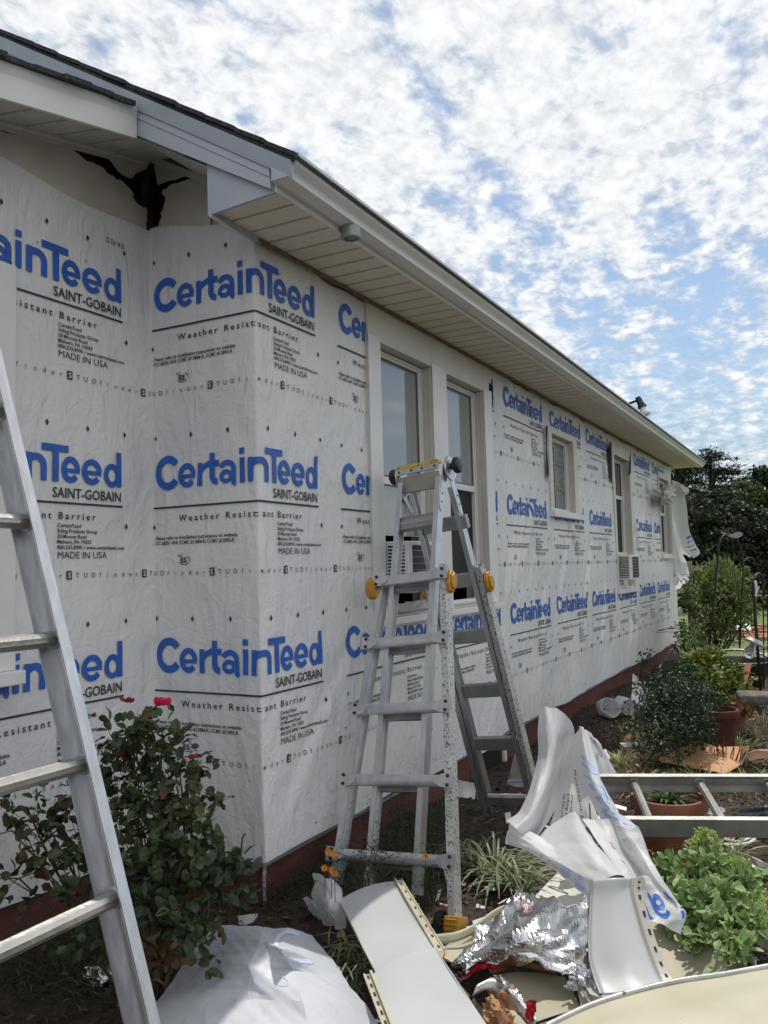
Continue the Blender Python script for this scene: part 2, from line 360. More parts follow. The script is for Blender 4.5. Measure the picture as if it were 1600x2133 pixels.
# ------------------------------------------------------------------ lettering (flat outlines as vertices + faces)
_tc = {}
def text2d(body, width=None, height=None, spacing=1.0, bold=0.):
    k = (body, width, height, spacing, bold)
    if k in _tc: return _tc[k]
    cu = bpy.data.curves.new('lettering', 'FONT'); cu.body = body; cu.size = 1; cu.resolution_u = 2; cu.space_character = spacing; cu.offset = bold
    ob = bpy.data.objects.new('lettering', cu); S.collection.objects.link(ob)
    dg = bpy.context.evaluated_depsgraph_get(); me = bpy.data.meshes.new_from_object(ob.evaluated_get(dg))
    v = np.zeros(len(me.vertices)*3); me.vertices.foreach_get('co', v); v = v.reshape(-1,3)[:,:2]
    fs = [list(p.vertices) for p in me.polygons if p.normal.z > 0]
    bpy.data.objects.remove(ob); bpy.data.curves.remove(cu); bpy.data.meshes.remove(me)
    mn = v.min(0); mx = v.max(0)
    v = v-np.array([mn[0], 0]); w = mx[0]-mn[0]; h = mx[1]
    sy = height/h if height else width/w
    sx = width/w if width else sy
    _tc[k] = (v*np.array([sx, sy]), fs); return _tc[k]
def stroke(pts, w, closed=False):
    p = np.array(pts, float); n = len(p); d = np.zeros_like(p)
    d[1:-1] = p[2:]-p[:-2]; d[0] = p[1]-p[0]; d[-1] = p[-1]-p[-2]
    if closed: d[0] = d[-1] = p[1]-p[-2]
    d /= np.linalg.norm(d,axis=1)[:,None]; nn = np.stack([-d[:,1], d[:,0]],1)
    v = np.concatenate([p+nn*w/2, p, p-nn*w/2]); fs = [[k*n+i,k*n+n+i,k*n+n+i+1,k*n+i+1] for k in (0, 1) for i in range(n-1)]
    return v, fs
def arc(cx, cz, rx, rz, a0, a1, n=18):
    t = np.radians(np.linspace(a0, a1, n)); return np.stack([cx+rx*np.cos(t), cz+rz*np.sin(t)],1)
def lin(a, b, n=9): return np.array([np.array(a)+(np.array(b)-np.array(a))*t for t in np.linspace(0,1,n)])
def logo_strokes():
    o = []; w = .0275; B = .366; X = .471; mid = (B+X)/2
    def e(l, r):
        c = (l+r)/2; rx = (r-l)/2-w*.5; rz = (X-B)/2-w*.42
        o.append(stroke(arc(c, mid, rx, rz, 4, 322, 22), w*.9)); o.append(stroke(lin((l+w*.7, mid-.004),(r-.003, mid-.004)), w*.62))
    o.append(stroke(arc(-.476, .437, .057, .060, 36, 324, 26), .033))
    e(-.418, -.318)
    o.append(stroke(lin((-.294,B),(-.294,X-.004)), w)); o.append(stroke(np.concatenate([lin((-.290,.425),(-.284,.440),3), arc(-.250,.415,.036,.040,140,88,6)]), w*.82))
    o.append(stroke(np.concatenate([lin((-.226,.504),(-.226,.405),4), arc(-.200,.405,.026,.026,195,275,7)]), w)); o.append(stroke(lin((-.254,.458),(-.190,.458)), .026))
    o.append(stroke(arc(-.152,.398,.026,.020,20,380,18), w*.72)); o.append(stroke(np.concatenate([arc(-.147,.430,.034,.026,165,10,10), lin((-.1125,.425),(-.1125,B+.004),4), lin((-.108,B+.001),(-.100,B-.001),2)]), w*.85))
    o.append(stroke(lin((-.069,B),(-.069,X)), w*.95)); o.append(stroke(lin((-.069,.486),(-.069,.512),2), w*.95))
    o.append(stroke(lin((-.023,B),(-.023,X-.002)), w)); o.append(stroke(np.concatenate([arc(.011,.424,.035,.032,160,5,10), lin((.0465,.42),(.0465,B),4)]), w))
    o.append(stroke(lin((.036,.498),(.163,.498)), .028)); o.append(stroke(lin((.1015,.486),(.1015,B)), w*1.05))
    e(.128, .224); e(.230, .338)
    o.append(stroke(arc(.392,.413,.032,.0385,0,360,24), w*.85)); o.append(stroke(lin((.431,.514),(.431,B)), w*.95))
    return o
LOGO = logo_strokes()
def place(t, x, z): return (t[0]+np.array([x, z]), t[1])
def block():
    D0 = np.array([.234, 0])                 # letters were measured from the house corner; the boxed S stands at -.234
    """one printed block of the wrap as (vertices, faces, ink, lift); origin = the boxed S of the stud line"""
    out = []
    for i, (v, f) in enumerate(LOGO): out.append((v+D0, f, 1, .0005*(i % 3)))
    t = stroke(lin((-.565,.2845),(.452,.2845),30), .008); out.append((t[0]+D0, t[1], 2, 0))
    add = lambda t, x, z, m=2, l=0.: out.append((*place(t, x+.234, z), m, l))
    add(text2d('SAINT-GOBAIN', .352, .040, bold=.012), .09, .305)
    add(text2d('Weather Resistant Barrier', .72, .027, 1.45, .01), -.413, .221)
    add(text2d('- Please refer to installation instructions on website', .47, .0155, bold=.02), -.565, .144)
    add(text2d('- ICC #ESR-1404; CCMC #12884-R, CCMC #12892-R', .455, .0155, bold=.02), -.565, .122)
    for i, (b, w) in enumerate((('CertainTeed', .115),('Siding Products Group', .20),('20 Moores Road', .145),('Malvern, PA 19355', .17),('800.233.8990 / www.certainteed.com', .348))):
        add(text2d(b, w, .0148, bold=.02), .115, .189-.0215*i)
    add(text2d('MADE IN USA', .25, .027), .118, .066)
    add(text2d('ES', .036, .022, bold=.03), -.408, .042); add(text2d('ICC', .024, .011, bold=.02), -.422, .066)
    out.append((*stroke(arc(-.154,.052,.032,.019,200,330,10), .003), 2, 0)); out.append((*stroke(arc(-.154,.052,.034,.021,-10,60,8), .004), 2, 0))
    for k in range(-1, 2):
        x0 = k*.4064
        out.append((np.array([(x0-.013,-.017),(x0+.013,-.017),(x0+.013,.017),(x0-.013,.017)]), [[0,1,2,3]], 2, 0))
        t = text2d('S', .014, .022, bold=.02); add(t, x0-.007-.234, -.011, 0, .0012)
        for i, ch in enumerate('TUDfinder'):
            t = text2d(ch, None, .020 if ch in 'TUDfd' else (.0135 if ch != 'i' else .019)); add(t, x0+.0406*(i+1)-.006-.234, -.011)
    def dia(x, z):
        x += .234; out.append((np.array([(x,z-.0135),(x+.008,z),(x,z+.0135),(x-.008,z)]), [[0,1,2,3]], 2, 0))
    for k in range(6): dia(-.549+.2032*k, .595)
    dia(-.562, .20); dia(.474, .20)
    return out
BLOCK = block()

# ================================================================== GROUND
def ground_z(x, y):
    near = .09*np.exp(-np.clip(x, 0, None)**2/.25)*(np.abs(y-4) < 7)
    bump = .018*np.sin(3.1*x+1.3*y)+.014*np.sin(5.3*y-2.2*x+1)+.010*np.sin(9*x+7*y)
    far = np.clip((y-9)/60, 0, 1)
    return near*.9+bump*(1-far)-.01
def axis(lo, hi, fine_lo, fine_hi, h, H):
    a = list(np.arange(fine_lo, fine_hi, h)); x = fine_hi; st = h
    while x < hi: a.append(x); st *= H; x += st
    a.append(hi); x = fine_lo; st = h
    while x > lo: st *= H; x -= st; a.insert(0, max(x, lo))
    return np.unique(np.array(a))
gx = axis(-400, 400, -1.2, 4, .06, 1.25); gy = axis(-400, 600, -3.2, 9, .06, 1.25)
GX, GY = np.meshgrid(gx, gy, indexing='ij')
g = MB(); g.grid(np.stack([GX, GY, ground_z(GX, GY)], -1))
for i in range(len(g.f)): g.f[i] = g.f[i][::-1]
MULCH = mat('mulch_ground', (.020, .013, .009), .95, col2=(.055, .036, .025), scale=34, detail=8, bump=1., bscale=46, coords='Object')
tag(g.build('ground', MULCH), kind='structure')
LAWN = mat('lawn', (.085, .13, .03), .9, col2=(.14, .17, .05), scale=1.6, detail=8, bump=.6, bscale=30)
lx = axis(-300, 300, -4, 6, .4, 1.35); ly = axis(9.6, 500, 9.6, 16, .4, 1.3); LX, LY = np.meshgrid(lx, ly, indexing='ij')
lw = MB(); edge = 9.6+.5*np.sin(LX*1.3)
lw.grid(np.stack([LX, np.where(LY < 9.7, edge, LY), ground_z(LX, LY)+.012], -1))
for i in range(len(lw.f)): lw.f[i] = lw.f[i][::-1]
tag(lw.build('lawn', LAWN), kind='structure')

# ================================================================== HOUSE
A = 0.586; WZ0, SOF = 0.27, 2.815
house = empty('house', (0, 0, 0), 'single-storey house stripped to white printed house wrap, with red foundation and white gutter', 'house')
OPEN = [(.95, 2.68, 1.12, 2.83), (4.08, 4.91, 1.85, 2.58), (6.40, 7.28, 1.13, 2.74), (9.08, 9.95, 1.50, 2.66)]
HOLES = [(1.06, 1.72, 1.17, 2.62), (1.92, 2.56, 1.17, 2.62), (4.13, 4.80, 1.87, 2.53), (6.44, 7.21, 1.13, 2.60), (9.11, 9.86, 1.51, 2.57)]

def slab(mb, y0, y1, z0, z1, x0, x1, holes, m=0):
    ys = sorted({y0, y1, *[h[0] for h in holes], *[h[1] for h in holes]}); zs = sorted({z0, z1, *[h[2] for h in holes], *[h[3] for h in holes]})
    for a, b in zip(ys, ys[1:]):
        run = None
        for c, d in zip(zs, zs[1:]):
            if any(h[0] < (a+b)/2 < h[1] and h[2] < (c+d)/2 < h[3] for h in holes): continue
            mb.box((x0, a, c), (x1, b, d), m)
w = MB()
slab(w, 0.012, 10.18, WZ0, SOF+.1, -.16, -.012, [(a-.016, b+.016, c-.016, d+.016) for a, b, c, d in HOLES])
w.box((-A-.15, 0.012, WZ0), (-.161, .13, 3.0)); w.box((-A-.15, -3.0, WZ0), (-A-.012, .0119, 2.9))
w.box((-8, 10.05, WZ0), (-.161, 10.18, SOF+.1)); w.box((-8, -3, WZ0), (-A-.151, -2.85, 2.6))
w.build('wall', SHEATH, house)
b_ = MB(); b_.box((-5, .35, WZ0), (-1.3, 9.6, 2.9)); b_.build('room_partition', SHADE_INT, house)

def normal_at(s):
    t = np.clip((s+.007)/.014, 0, 1)*(s > -A)
    nx = np.where(s < -A, 1., np.sin(t*math.pi/2)); ny = np.where(s < -A, 0., -np.cos(t*math.pi/2)); return nx, ny
RID = []
rr = np.random.default_rng(3)
for i in range(46):
    s0 = rr.uniform(-2.5, 10); z0 = rr.uniform(.3, 2.7); ang = rr.choice([rr.uniform(35, 70), rr.uniform(95, 125), rr.uniform(60, 90)]); Lr = rr.uniform(.3, 1.0)
    RID.append((s0, z0, math.radians(ang), Lr, rr.uniform(.0015, .005), rr.uniform(.020, .038)))
# long slanting folds from the sill corner to the foot of the wall, and tents at staples
for i in range(6): RID.append((.10+.13*i, .32+.08*i, math.radians(52+3*i), .75, .0095, .030))
for s0, z0, a in ((3.3,1.4,58),(3.05,1.2,62),(4.6,1.55,52),(4.9,1.45,125),(7.65,1.42,60),(7.7,1.42,118),(2.9,1.1,66),(5.6,.5,70),(6.9,.45,62),(8.2,.45,66),(3.6,.45,75),(5.0,1.0,58),(4.2,1.0,60)):
    RID.append((s0, z0, math.radians(a), .8, .0095, .032))
def disp(s, z):
    o = .003*np.sin(2.1*s+1.1*z)+.0025*np.sin(4.7*s-2.9*z+.7)+.002*np.sin(9.1*z+3*s)
    k = np.where(s > 2.7, 1.9, 1.2)
    for s0, z0, a, Lr, amp, wd in RID:
        dx, dz = s-s0, z-z0; u = dx*math.cos(a)+dz*math.sin(a); v = -dx*math.sin(a)+dz*math.cos(a)
        t = u/Lr; e = np.where((t > 0) & (t < 1), np.sin(np.clip(t, 0, 1)*math.pi)**.7, 0)
        o = o+k*amp*e*(np.exp(-(v/wd)**2)-.55*np.exp(-((v-wd*1.9)/(wd*1.3))**2))
    near_edge = np.clip(1-(z-WZ0)/.25, 0, 1); o = o+near_edge*.006*(1+np.sin(3.3*s)+.5*np.sin(8*s))*(s > 0)
    return o+.006
def disp_grid(s, z):
    t = np.clip((z-zbot(s))/(ztop(s)-zbot(s)), 0, .99999)*(len(zz)-1); j = t.astype(int); fj = t-j
    i = np.clip(np.searchsorted(ss, s)-1, 0, len(ss)-2); fi = np.clip((s-ss[i])/(ss[i+1]-ss[i]), 0, 1)
    return (DG[i, j]*(1-fi)+DG[i+1, j]*fi)*(1-fj)+(DG[i, j+1]*(1-fi)+DG[i+1, j+1]*fi)*fj
def wpos(s, z, lift=0.):
    s = np.asarray(s, float); z = np.asarray(z, float)
    nx, ny = normal_at(s)
    x = np.where(s < -A, -A, np.where(s < 0, s, 0.)); y = np.where(s < -A, s+A, np.where(s < 0, 0., s))
    soft = np.exp(-((s+A)/.03)**2)*.012
    d = (disp(s, z) if np.ndim(lift) == 0 and lift == 0 else disp_grid(s, z))*np.where(np.abs(s+A) < .05, np.abs(s+A)/.05, 1.)+lift
    return np.stack([x+nx*d+soft, y+ny*d-soft, z], -1)
wr = MB()
ss = np.unique(np.concatenate([np.arange(-3.1, -A, .025), [-A], np.arange(-A+.025, -.02, .025), [-.007, -.002, .002, .007], np.arange(.03, 10.2, .022), [10.2]]))
zz = np.arange(0, 1.0001, 1/120)
def ztop(s): return np.where(s > .0, 2.808+.012*np.sin(7*s)+.008*np.sin(19*s), np.where(s > -A, 2.965+.02*np.sin(9*s)-.06*(s+A), 2.962-.03*(s+A)+.012*np.sin(8*s)))
def zbot(s): return WZ0-.012+.008*np.sin(2.3*s)+.006*np.sin(7*s)-.018*np.clip((s-3)/7, 0, 1)*(1+np.sin(1.7*s))
SG, TG = np.meshgrid(ss, zz, indexing='ij')
ZG = zbot(SG)+(ztop(SG)-zbot(SG))*TG
DG = disp(SG, ZG); PG = wpos(SG, ZG)
o = wr.add(PG.reshape(-1, 3), []); nb = len(zz)
for i in range(len(ss)-1):
    sc = (ss[i]+ss[i+1])/2
    for j in range(nb-1):
        zc = (ZG[i, j]+ZG[i, j+1])/2
        if any(a+.02 < sc < b-.02 and c+.02 < zc < d-.02 for a, b, c, d in OPEN): continue
        wr.f.append([i*nb+j, (i+1)*nb+j, (i+1)*nb+j+1, i*nb+j+1]); wr.m.append(0)
STARTS = [-2.989, -1.77, -.551, .668, 1.845, 2.975, 4.14, 5.30, 6.43, 7.53, 8.68, 9.80]
ROWS = [2.2254, 1.4269, .6331]
for k in range(len(STARTS)-1):
    scx = (STARTS[k+1]-STARTS[k])/1.219; s0 = STARTS[k]+.317*scx
    for rz in ROWS:
        for v, f, ink, lift in BLOCK:
            sv = s0+v[:, 0]*scx; wr_v = (sv, rz+v[:, 1])
            if sv.min() < .04 and sv.max() > -.04:
                q, f = np.stack([sv, rz+v[:, 1]], 1), [[p[0], p[i], p[i+1]] for p in f for i in range(1, len(p)-1)]
                for _ in range(3):
                    q = list(map(tuple, q)); nf_ = []; cache = {}
                    def mid(i, j):
                        k_ = (min(i, j), max(i, j))
                        if k_ not in cache: q.append(((q[i][0]+q[j][0])/2, (q[i][1]+q[j][1])/2)); cache[k_] = len(q)-1
                        return cache[k_]
                    for t3 in f:
                        xs = [q[i][0] for i in t3]
                        if min(xs) < .03 and max(xs) > -.03 and max(xs)-min(xs) > .006:
                            m0, m1, m2 = mid(t3[0], t3[1]), mid(t3[1], t3[2]), mid(t3[2], t3[0])
                            nf_ += [[t3[0], m0, m2], [m0, t3[1], m1], [m2, m1, t3[2]], [m0, m1, m2]]
                        else: nf_.append(t3)
                    f = nf_
                q = np.array(q); sv = q[:, 0]; wr_v = (q[:, 0], q[:, 1])
            P = wpos(wr_v[0], wr_v[1], .0048+lift)
            keep = []
            for q in f:
                sm = sv[q].mean(); zm = wr_v[1][q].mean()
                if sm > 10.17 or sm < -3.05 or zm > float(ztop(np.array(sm)))-.01: continue
                if any(a+.0 < sm < b-.0 and c+.0 < zm < d for a, b, c, d in OPEN): continue
                keep.append(q)
            if keep: wr.add(P, keep, ink)
for i in range(70):
    s_, z_ = rr.uniform(-2., 10.), rr.choice([rr.uniform(.3, 2.75), .32, 2.72]); a_ = np.linspace(0, 6.283, 7)[:-1]; q_ = rr.uniform(.003, .006)
    if any(a-.08 < s_ < b+.08 and c-.05 < z_ < d+.05 for a, b, c, d in OPEN) or abs(s_) < .03: continue
    wr.add(wpos(s_+np.cos(a_)*q_, z_+np.sin(a_)*q_, .0036), [list(range(6))], 2)
t2 = text2d('25 324 18:55', 1, .10); y0_, z0_ = at(217, 505, x=-A)[1:]; y1_ = at(254, 512, x=-A)[1]
wr.add(wpos(-A+y0_+t2[0][:, 0]*(y1_-y0_), z0_+t2[0][:, 1]*.24, .003), t2[1], 2)
wr.build('house_wrap', [WRAP, BLUE, BLACK], house, smooth=True)

# --- foundation
f = MB()
f.box((-.14, .02, -.4), (-.022, 10.15, WZ0-.002)); f.box((-A-.10, .014, -.4), (-.1405, .13, WZ0-.003)); f.box((-A-.14, -3.0, -.4), (-A-.022, .0135, WZ0-.002))
fo = f.build('foundation', RED, house)
p_ = MB(); zs_ = np.linspace(-.2, .24, 9)
pts = [(-.0215, .0195+.018+.01*math.sin(9*i), z) for i, z in enumerate(zs_)]+[(-.0215, .0195-.002, z) for z in zs_[::-1]]
p_.prism(pts, (.004, 0, 0)); p_.build('peeled_corner', PEEL, fo)
l = MB(); l.box((-.021, -.003, WZ0-.030), (.004, 10.2, WZ0-.014)); l.box((-A-.02, -.006, WZ0-.030), (-.0215, .012, WZ0-.014)); l.build('drip_edge', GALV, house)
cw = MB(); y0, y1, z0, z1 = 2.22, 2.79, .03, .235
for a, b in (((y0, z0), (y1, z0+.03)), ((y0, z1-.025), (y1, z1)), ((y0, z0+.03), (y0+.03, z1-.025)), ((y1-.035, z0+.03), (y1, z1-.025)), ((y0-.2, z0-.02), (y0, z0+.0))):
    cw.box((-.021, a[0], a[1]), (.012, b[0], b[1]))
cwo = cw.build('crawl_space_window', VINYL, house, bevel=.003)
c2 = MB(); c2.box((-.021, y0+.03, z0+.03), (-.012, y1-.035, z1-.025)); c2.build('pane', PANE_DARK, cwo)

# --- windows
def frame_bars(mb, y0, y1, z0, z1, x0, x1, wd, m=0):
    mb.box((x0, y0, z0), (x1, y0+wd, z1), m); mb.box((x0, y1-wd, z0), (x1, y1, z1), m)
    mb.box((x0, y0+wd, z0), (x1, y1-wd, z0+wd), m); mb.box((x0, y0+wd, z1-wd), (x1, y1-wd, z1), m)
def window(hole, cas, sill_z=None, rail=None, lower=None, upper=None, rec=.055, fw=.035, label=None, cs=(.07, .10, .16, .03)):
    y0, y1, z0, z1 = hole
    c = MB()
    if cas:
        lw_, rw_, tw_, bw_ = cs
        c.box((-.011, y0-lw_, z0-.0), (.022, y0, z1+tw_)); c.box((-.011, y1, z0-.0), (.022, y1+rw_, z1+tw_)); c.box((-.011, y0+.0005, z1), (.0215, y1-.0005, z1+tw_))
    # jambs
    c.box((-rec-.04, y0-.012, z0), (-.0115, y0, z1)); c.box((-rec-.04, y1, z0), (-.0115, y1+.012, z1)); c.box((-rec-.04, y0, z1), (-.0115, y1, z1+.012)); c.box((-rec-.04, y0, z0-.012), (-.0115, y1, z0))
    w_ = c.build('window', TRIM, house, bevel=.003)
    if label: w_['label'] = label
    fr = MB(); frame_bars(fr, y0+.001, y1-.001, z0+.001, z1-.001, -rec-.03, -rec, fw)
    frame_bars(fr, y0+.012, y1-.012, z0+.012, z1-.012, -rec-.0305, -rec+.012, .012)
    if rail: fr.box((-rec-.028, y0+fw, rail-.02), (-rec+.004, y1-fw, rail+.02))
    fr.build('frame', VINYL, w_, bevel=.002)
    if rail:
        p1 = MB(); p1.box((-rec-.020, y0+fw, rail+.02), (-rec-.014, y1-fw, z1-fw)); p1.build('pane', upper or PANE, w_)
        gap = MB(); frame_bars(gap, y0+fw, y1-fw, rail+.021, z1-fw, -rec-.0135, -rec-.006, .010); gap.build('sash', mat('grey_sash', (.14, .14, .13), .6), w_)
        if lower: p2 = MB(); p2.box((-rec-.030, y0+fw, lower[0]), (-rec-.024, y1-fw, rail-.02)); p2.build('screen' if lower[1] is PANE_DARK else 'pane', lower[1], w_)
    else:
        p1 = MB(); p1.box((-rec-.03, y0+fw, z0+fw), (-rec-.024, y1-fw, z1-fw)); p1.build('pane', upper or PANE, w_)
    return w_
# the pair behind the ladder: a wide trim panel, then two windows in it
pn = MB(); slab(pn, .935, 2.70, 1.165, 2.835, -.0112, .020, [(1.0625, 1.7175, 1.172, 2.618), (1.9225, 2.5575, 1.172, 2.618)])
pno = pn.build('window_surround', TRIM, house, bevel=.004)
cv = MB()
for a, b in ((.932, 1.062), (1.715, 1.922), (2.556, 2.703)): cv.box((.0205, a, 1.168), (.026, b, 2.638))
cv.build('casing', VINYL, pno, bevel=.002)
sl_ = MB(); sl_.box((-.06, .925, 1.125), (.060, 2.71, 1.164)); sl_.box((-.0115, .94, 1.112), (.034, 2.70, 1.1245)); sl_.build('sill', VINYL, pno, bevel=.004)
window(HOLES[0], False, rail=1.90, lower=(1.60, PANE), label='double-hung window holding the air conditioner in its lower half')
window(HOLES[1], False, rail=1.94, lower=(1.36, PANE_DARK), label='double-hung window with a dark screen in its lower half')
w3 = window(HOLES[2], True, upper=PANE_OBS, rec=.045, label='small window of patterned glass', cs=(.09, .12, .06, .0))
m3 = MB()
for zz_ in (2.09, 2.31): m3.box((-.072, 4.17, zz_-.007), (-.063, 4.76, zz_+.007))
m3.box((-.0725, 4.45, 1.91), (-.0635, 4.464, 2.49)); m3.build('muntin', mat('grey_muntin', (.22, .23, .21), .5), w3)
s3 = MB(); s3.box((-.05, 4.03, 1.815), (.055, 4.95, 1.868)); s3.build('sill', VINYL, w3, bevel=.004)
w4 = window(HOLES[3], True, rail=2.16, lower=(1.53, PANE_DARK), upper=mat('dim_pane', (.05, .052, .05), .08, spec=.7), rec=.07, label='tall window holding the far air conditioner', cs=(.08, .10, .13, .0))
s4 = MB(); s4.box((-.07, 6.34, 1.075), (.055, 7.34, 1.129)); s4.build('sill', VINYL, w4, bevel=.004)
e4 = MB(); e4.box((-.10, 6.48, 1.485), (-.04, 7.17, 1.53)); e4.box((-.10, 6.95, 1.14), (-.05, 7.17, 1.484)); e4.box((-.10, 6.48, 1.14), (-.06, 6.9495, 1.22)); e4.build('side_panel', TRIM, w4)
w5 = window(HOLES[4], True, rail=2.08, lower=(1.60, PANE_DARK), upper=MATS['dim_pane'], rec=.05, label='last window, by the torn wrap at the far corner', cs=(.05, .10, .08, .0))
s5 = MB(); s5.box((-.06, 9.0, 1.45), (.055, 10.0, 1.508)); s5.build('sill', VINYL, w5, bevel=.004)
lw5 = MB(); lw5.box((-A-.011, -1.9, 1.09), (-A+.045, -.735, 2.58)); lo_ = lw5.build('casing_board', VINYL, house, bevel=.004)
lsl = MB(); lsl.box((-A-.01, -1.95, 1.04), (-A+.075, -.715, 1.0895)); lsl.build('sill', VINYL, lo_, bevel=.004)

# --- soffits
def groove_profile(a, b, pitch, z0, gd=.022, gw=.013):
    out = []; y = a; i = 0
    while y < b:
        out += [(y, z0), (min(y+pitch-gw, b), z0+.002), (min(y+pitch-gw+.001, b), z0+gd), (min(y+pitch-.001, b), z0+gd)]; y += pitch
    return out
pr = groove_profile(-.318, 10.42, .128, SOF)
P = np.array([[(x0 if x0 > .1 else (.004 if y > 0 else .004-.11*y), y, z) for y, z in pr] for x0 in (.004, .347)]); so_ = MB(); so_.grid(P); 
for i in range(len(so_.f)): so_.f[i] = so_.f[i][::-1]
so_.build('soffit', SOFFIT, house)
ch = MB(); rq = np.random.default_rng(5)
ys = np.arange(.02, 10.2, .09); low = SOF-.014-.006*rq.random(len(ys))
pts = [(.030, y, SOF-.001) for y in ys]+[(.030, y, z) for y, z in zip(ys[::-1], low[::-1])]
ch.prism(pts, (-.004, 0, 0)); ch.box((.0305, -.30, SOF-.016), (.036, 10.2, SOF-.001)); ch.build('soffit_channel', mat('mottled_brown_channel', (.13, .10, .075), .8, col2=(.25, .2, .15), scale=30), house)  # mottled brown strip with a ragged lower edge along the wall
fs_ = MB(); fs_.box((.3475, -.335, SOF-.008), (.358, 10.46, 2.93)); fs_.box((.041, -.335, SOF-.0085), (.347, -.319, SOF+.02)); fs_.box((.0, 10.4205, SOF-.008), (.347, 10.43, SOF+.1))
fs_.build('fascia_board', WHITE, house, bevel=.002)
# --- gutter
gp = [(.3585, 2.832), (.425, 2.832), (.430, 2.836), (.432, 2.856), (.440, 2.872), (.455, 2.884), (.463, 2.897), (.465, 2.925), (.475, 2.927), (.477, 2.942), (.469, 2.944), (.468, 2.932), (.460, 2.932), (.457, 2.899), (.449, 2.888), (.434, 2.877), (.427, 2.860), (.425, 2.8375), (.3625, 2.8375), (.3625, 2.935), (.3585, 2.935)]
gp = [(x, 2.832+(z-2.832)*.70) for x, z in gp]
gt = MB(); segs = [-.365, 3.1, 6.6, 10.47]
for a, b in zip(segs, segs[1:]):
    gt.prism([(x, a+.0008, z-.0028*max(a, 0)) for x, z in gp], (0, b-a-.0016, -.0028*(b-max(a, 0))))
for yj in segs[1:-1]:
    gt.prism([(x+(.0015 if x > .36 else 0), yj-.03, z-.0028*yj-(.0015 if z < 2.88 else -.0015)) for x, z in gp[:11]], (0, .06, 0))
go = gt.build('gutter', GUTTER, house, autosmooth=30)
for yc in (-.3655, 10.4705):
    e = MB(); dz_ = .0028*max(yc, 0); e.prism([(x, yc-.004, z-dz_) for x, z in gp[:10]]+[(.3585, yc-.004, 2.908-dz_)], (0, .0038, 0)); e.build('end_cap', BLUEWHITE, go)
ol = MB(); ol.lathe([(.030, -.048), (.041, -.048), (.041, 0), (.035, 0), (.035, -.046), (.0, -.020)], (.395, .135, 2.8315), 28); ol.build('outlet', GALV, go, autosmooth=40)
# --- roofs
PITCHR = .63
def roofz(x): return 2.902+PITCHR*(.448-x)
rf = MB(); rq = np.random.default_rng(9); x = .475
while x > -5.2:
    x2 = x-.135; j = rq.uniform(-.012, .008); jz = rq.uniform(0, .004)
    rf.prism([(x, -.392+j, roofz(x)+jz), (x2, -.392+j+rq.uniform(-.004, .004), roofz(x2)-.004+jz), (x2, 10.52, roofz(x2)-.034+jz), (x, 10.52, roofz(x)-.03+jz)], (0, 0, .018)); x = x2
rf.prism([(.462, -.380, roofz(.462)-.016), (-5.2, -.380, roofz(-5.2)-.016), (-5.2, 10.5, roofz(-5.2)-.046), (.462, 10.5, roofz(.462)-.046)], (0, 0, .0135))
rf.prism([(-5.2, -.38, roofz(-5.2)), (-12, -.38, roofz(-5.2)-4.2), (-12, 10.5, roofz(-5.2)-4.2), (-5.2, 10.5, roofz(-5.2))], (0, 0, .018))
ro = rf.build('roof', SHINGLE, house)
def lz(y): return 3.311+.225*(y+.36)
lr = MB(); y = -.3425
rq = np.random.default_rng(11); yy = -3.4
while yy < -.40:
    y2 = min(yy+.12, -.395); j = rq.uniform(-.010, .012); k = rq.uniform(0, .006)
    lr.prism([(-.262+j, yy, lz(yy)-.012-k), (-.262+j, y2, lz(y2)-.012-k), (-.30, y2, lz(y2)-.012), (-.30, yy, lz(yy)-.012)], (0, 0, .017+k*.6)); yy = y2
lr.prism([(-.30, -3.4, lz(-3.4)), (-.30, -.395, lz(-.395)), (-4, -.395, lz(-.395)), (-4, -3.4, lz(-3.4))], (0, 0, .02))
lr.build('roof', SHINGLE, house)
# gable end of the main roof: crown strip, wide board, return box, sloped soffit behind
def band(mb, x0, x1, top, bot, y0, y1, lean=0., bot1=None):
    A_ = [(x0, y0, roofz(x0)+top), (x1, y0, roofz(x1)+top), (x1, y0+lean, roofz(x1)+(bot if bot1 is None else bot1)), (x0, y0+lean, roofz(x0)+bot)]
    B_ = [(x, y1, z) for x, _, z in A_]
    mb.add(A_+B_, [(0,1,2,3),(7,6,5,4),(0,4,5,1),(1,5,6,2),(2,6,7,3),(3,7,4,0)])
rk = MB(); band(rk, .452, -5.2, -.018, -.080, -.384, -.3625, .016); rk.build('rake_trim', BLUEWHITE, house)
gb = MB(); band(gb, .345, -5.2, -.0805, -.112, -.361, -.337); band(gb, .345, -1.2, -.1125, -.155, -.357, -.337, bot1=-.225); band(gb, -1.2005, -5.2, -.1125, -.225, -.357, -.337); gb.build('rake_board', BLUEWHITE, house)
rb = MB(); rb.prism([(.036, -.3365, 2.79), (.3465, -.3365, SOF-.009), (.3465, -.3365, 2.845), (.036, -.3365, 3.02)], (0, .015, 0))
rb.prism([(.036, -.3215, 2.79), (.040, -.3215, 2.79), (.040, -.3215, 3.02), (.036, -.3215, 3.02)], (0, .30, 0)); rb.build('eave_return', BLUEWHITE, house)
jt = MB(); jt.prism([(.041, -.335, 2.784), (.008, -.02, 2.795), (.020, -.02, 2.795), (.053, -.335, 2.784)], (0, 0, .008)); jt.build('return_trim', VINYL, house)
def rsz(x): return 3.007-.57*x
rs = MB(); n_ = 8
P = np.array([[(x, y, rsz(x)) for x in np.linspace(.04, -.30, n_)] for y in (-.337, -.002)]); rs.grid(P)
rs.prism([(x, -.016, rsz(x)-.034) for x in (.0, -A+.0)]+[(x, -.016, rsz(x)-.001) for x in (-A, .0)], (0, .008, 0)); rs.build('soffit', SOFFIT_L, house)
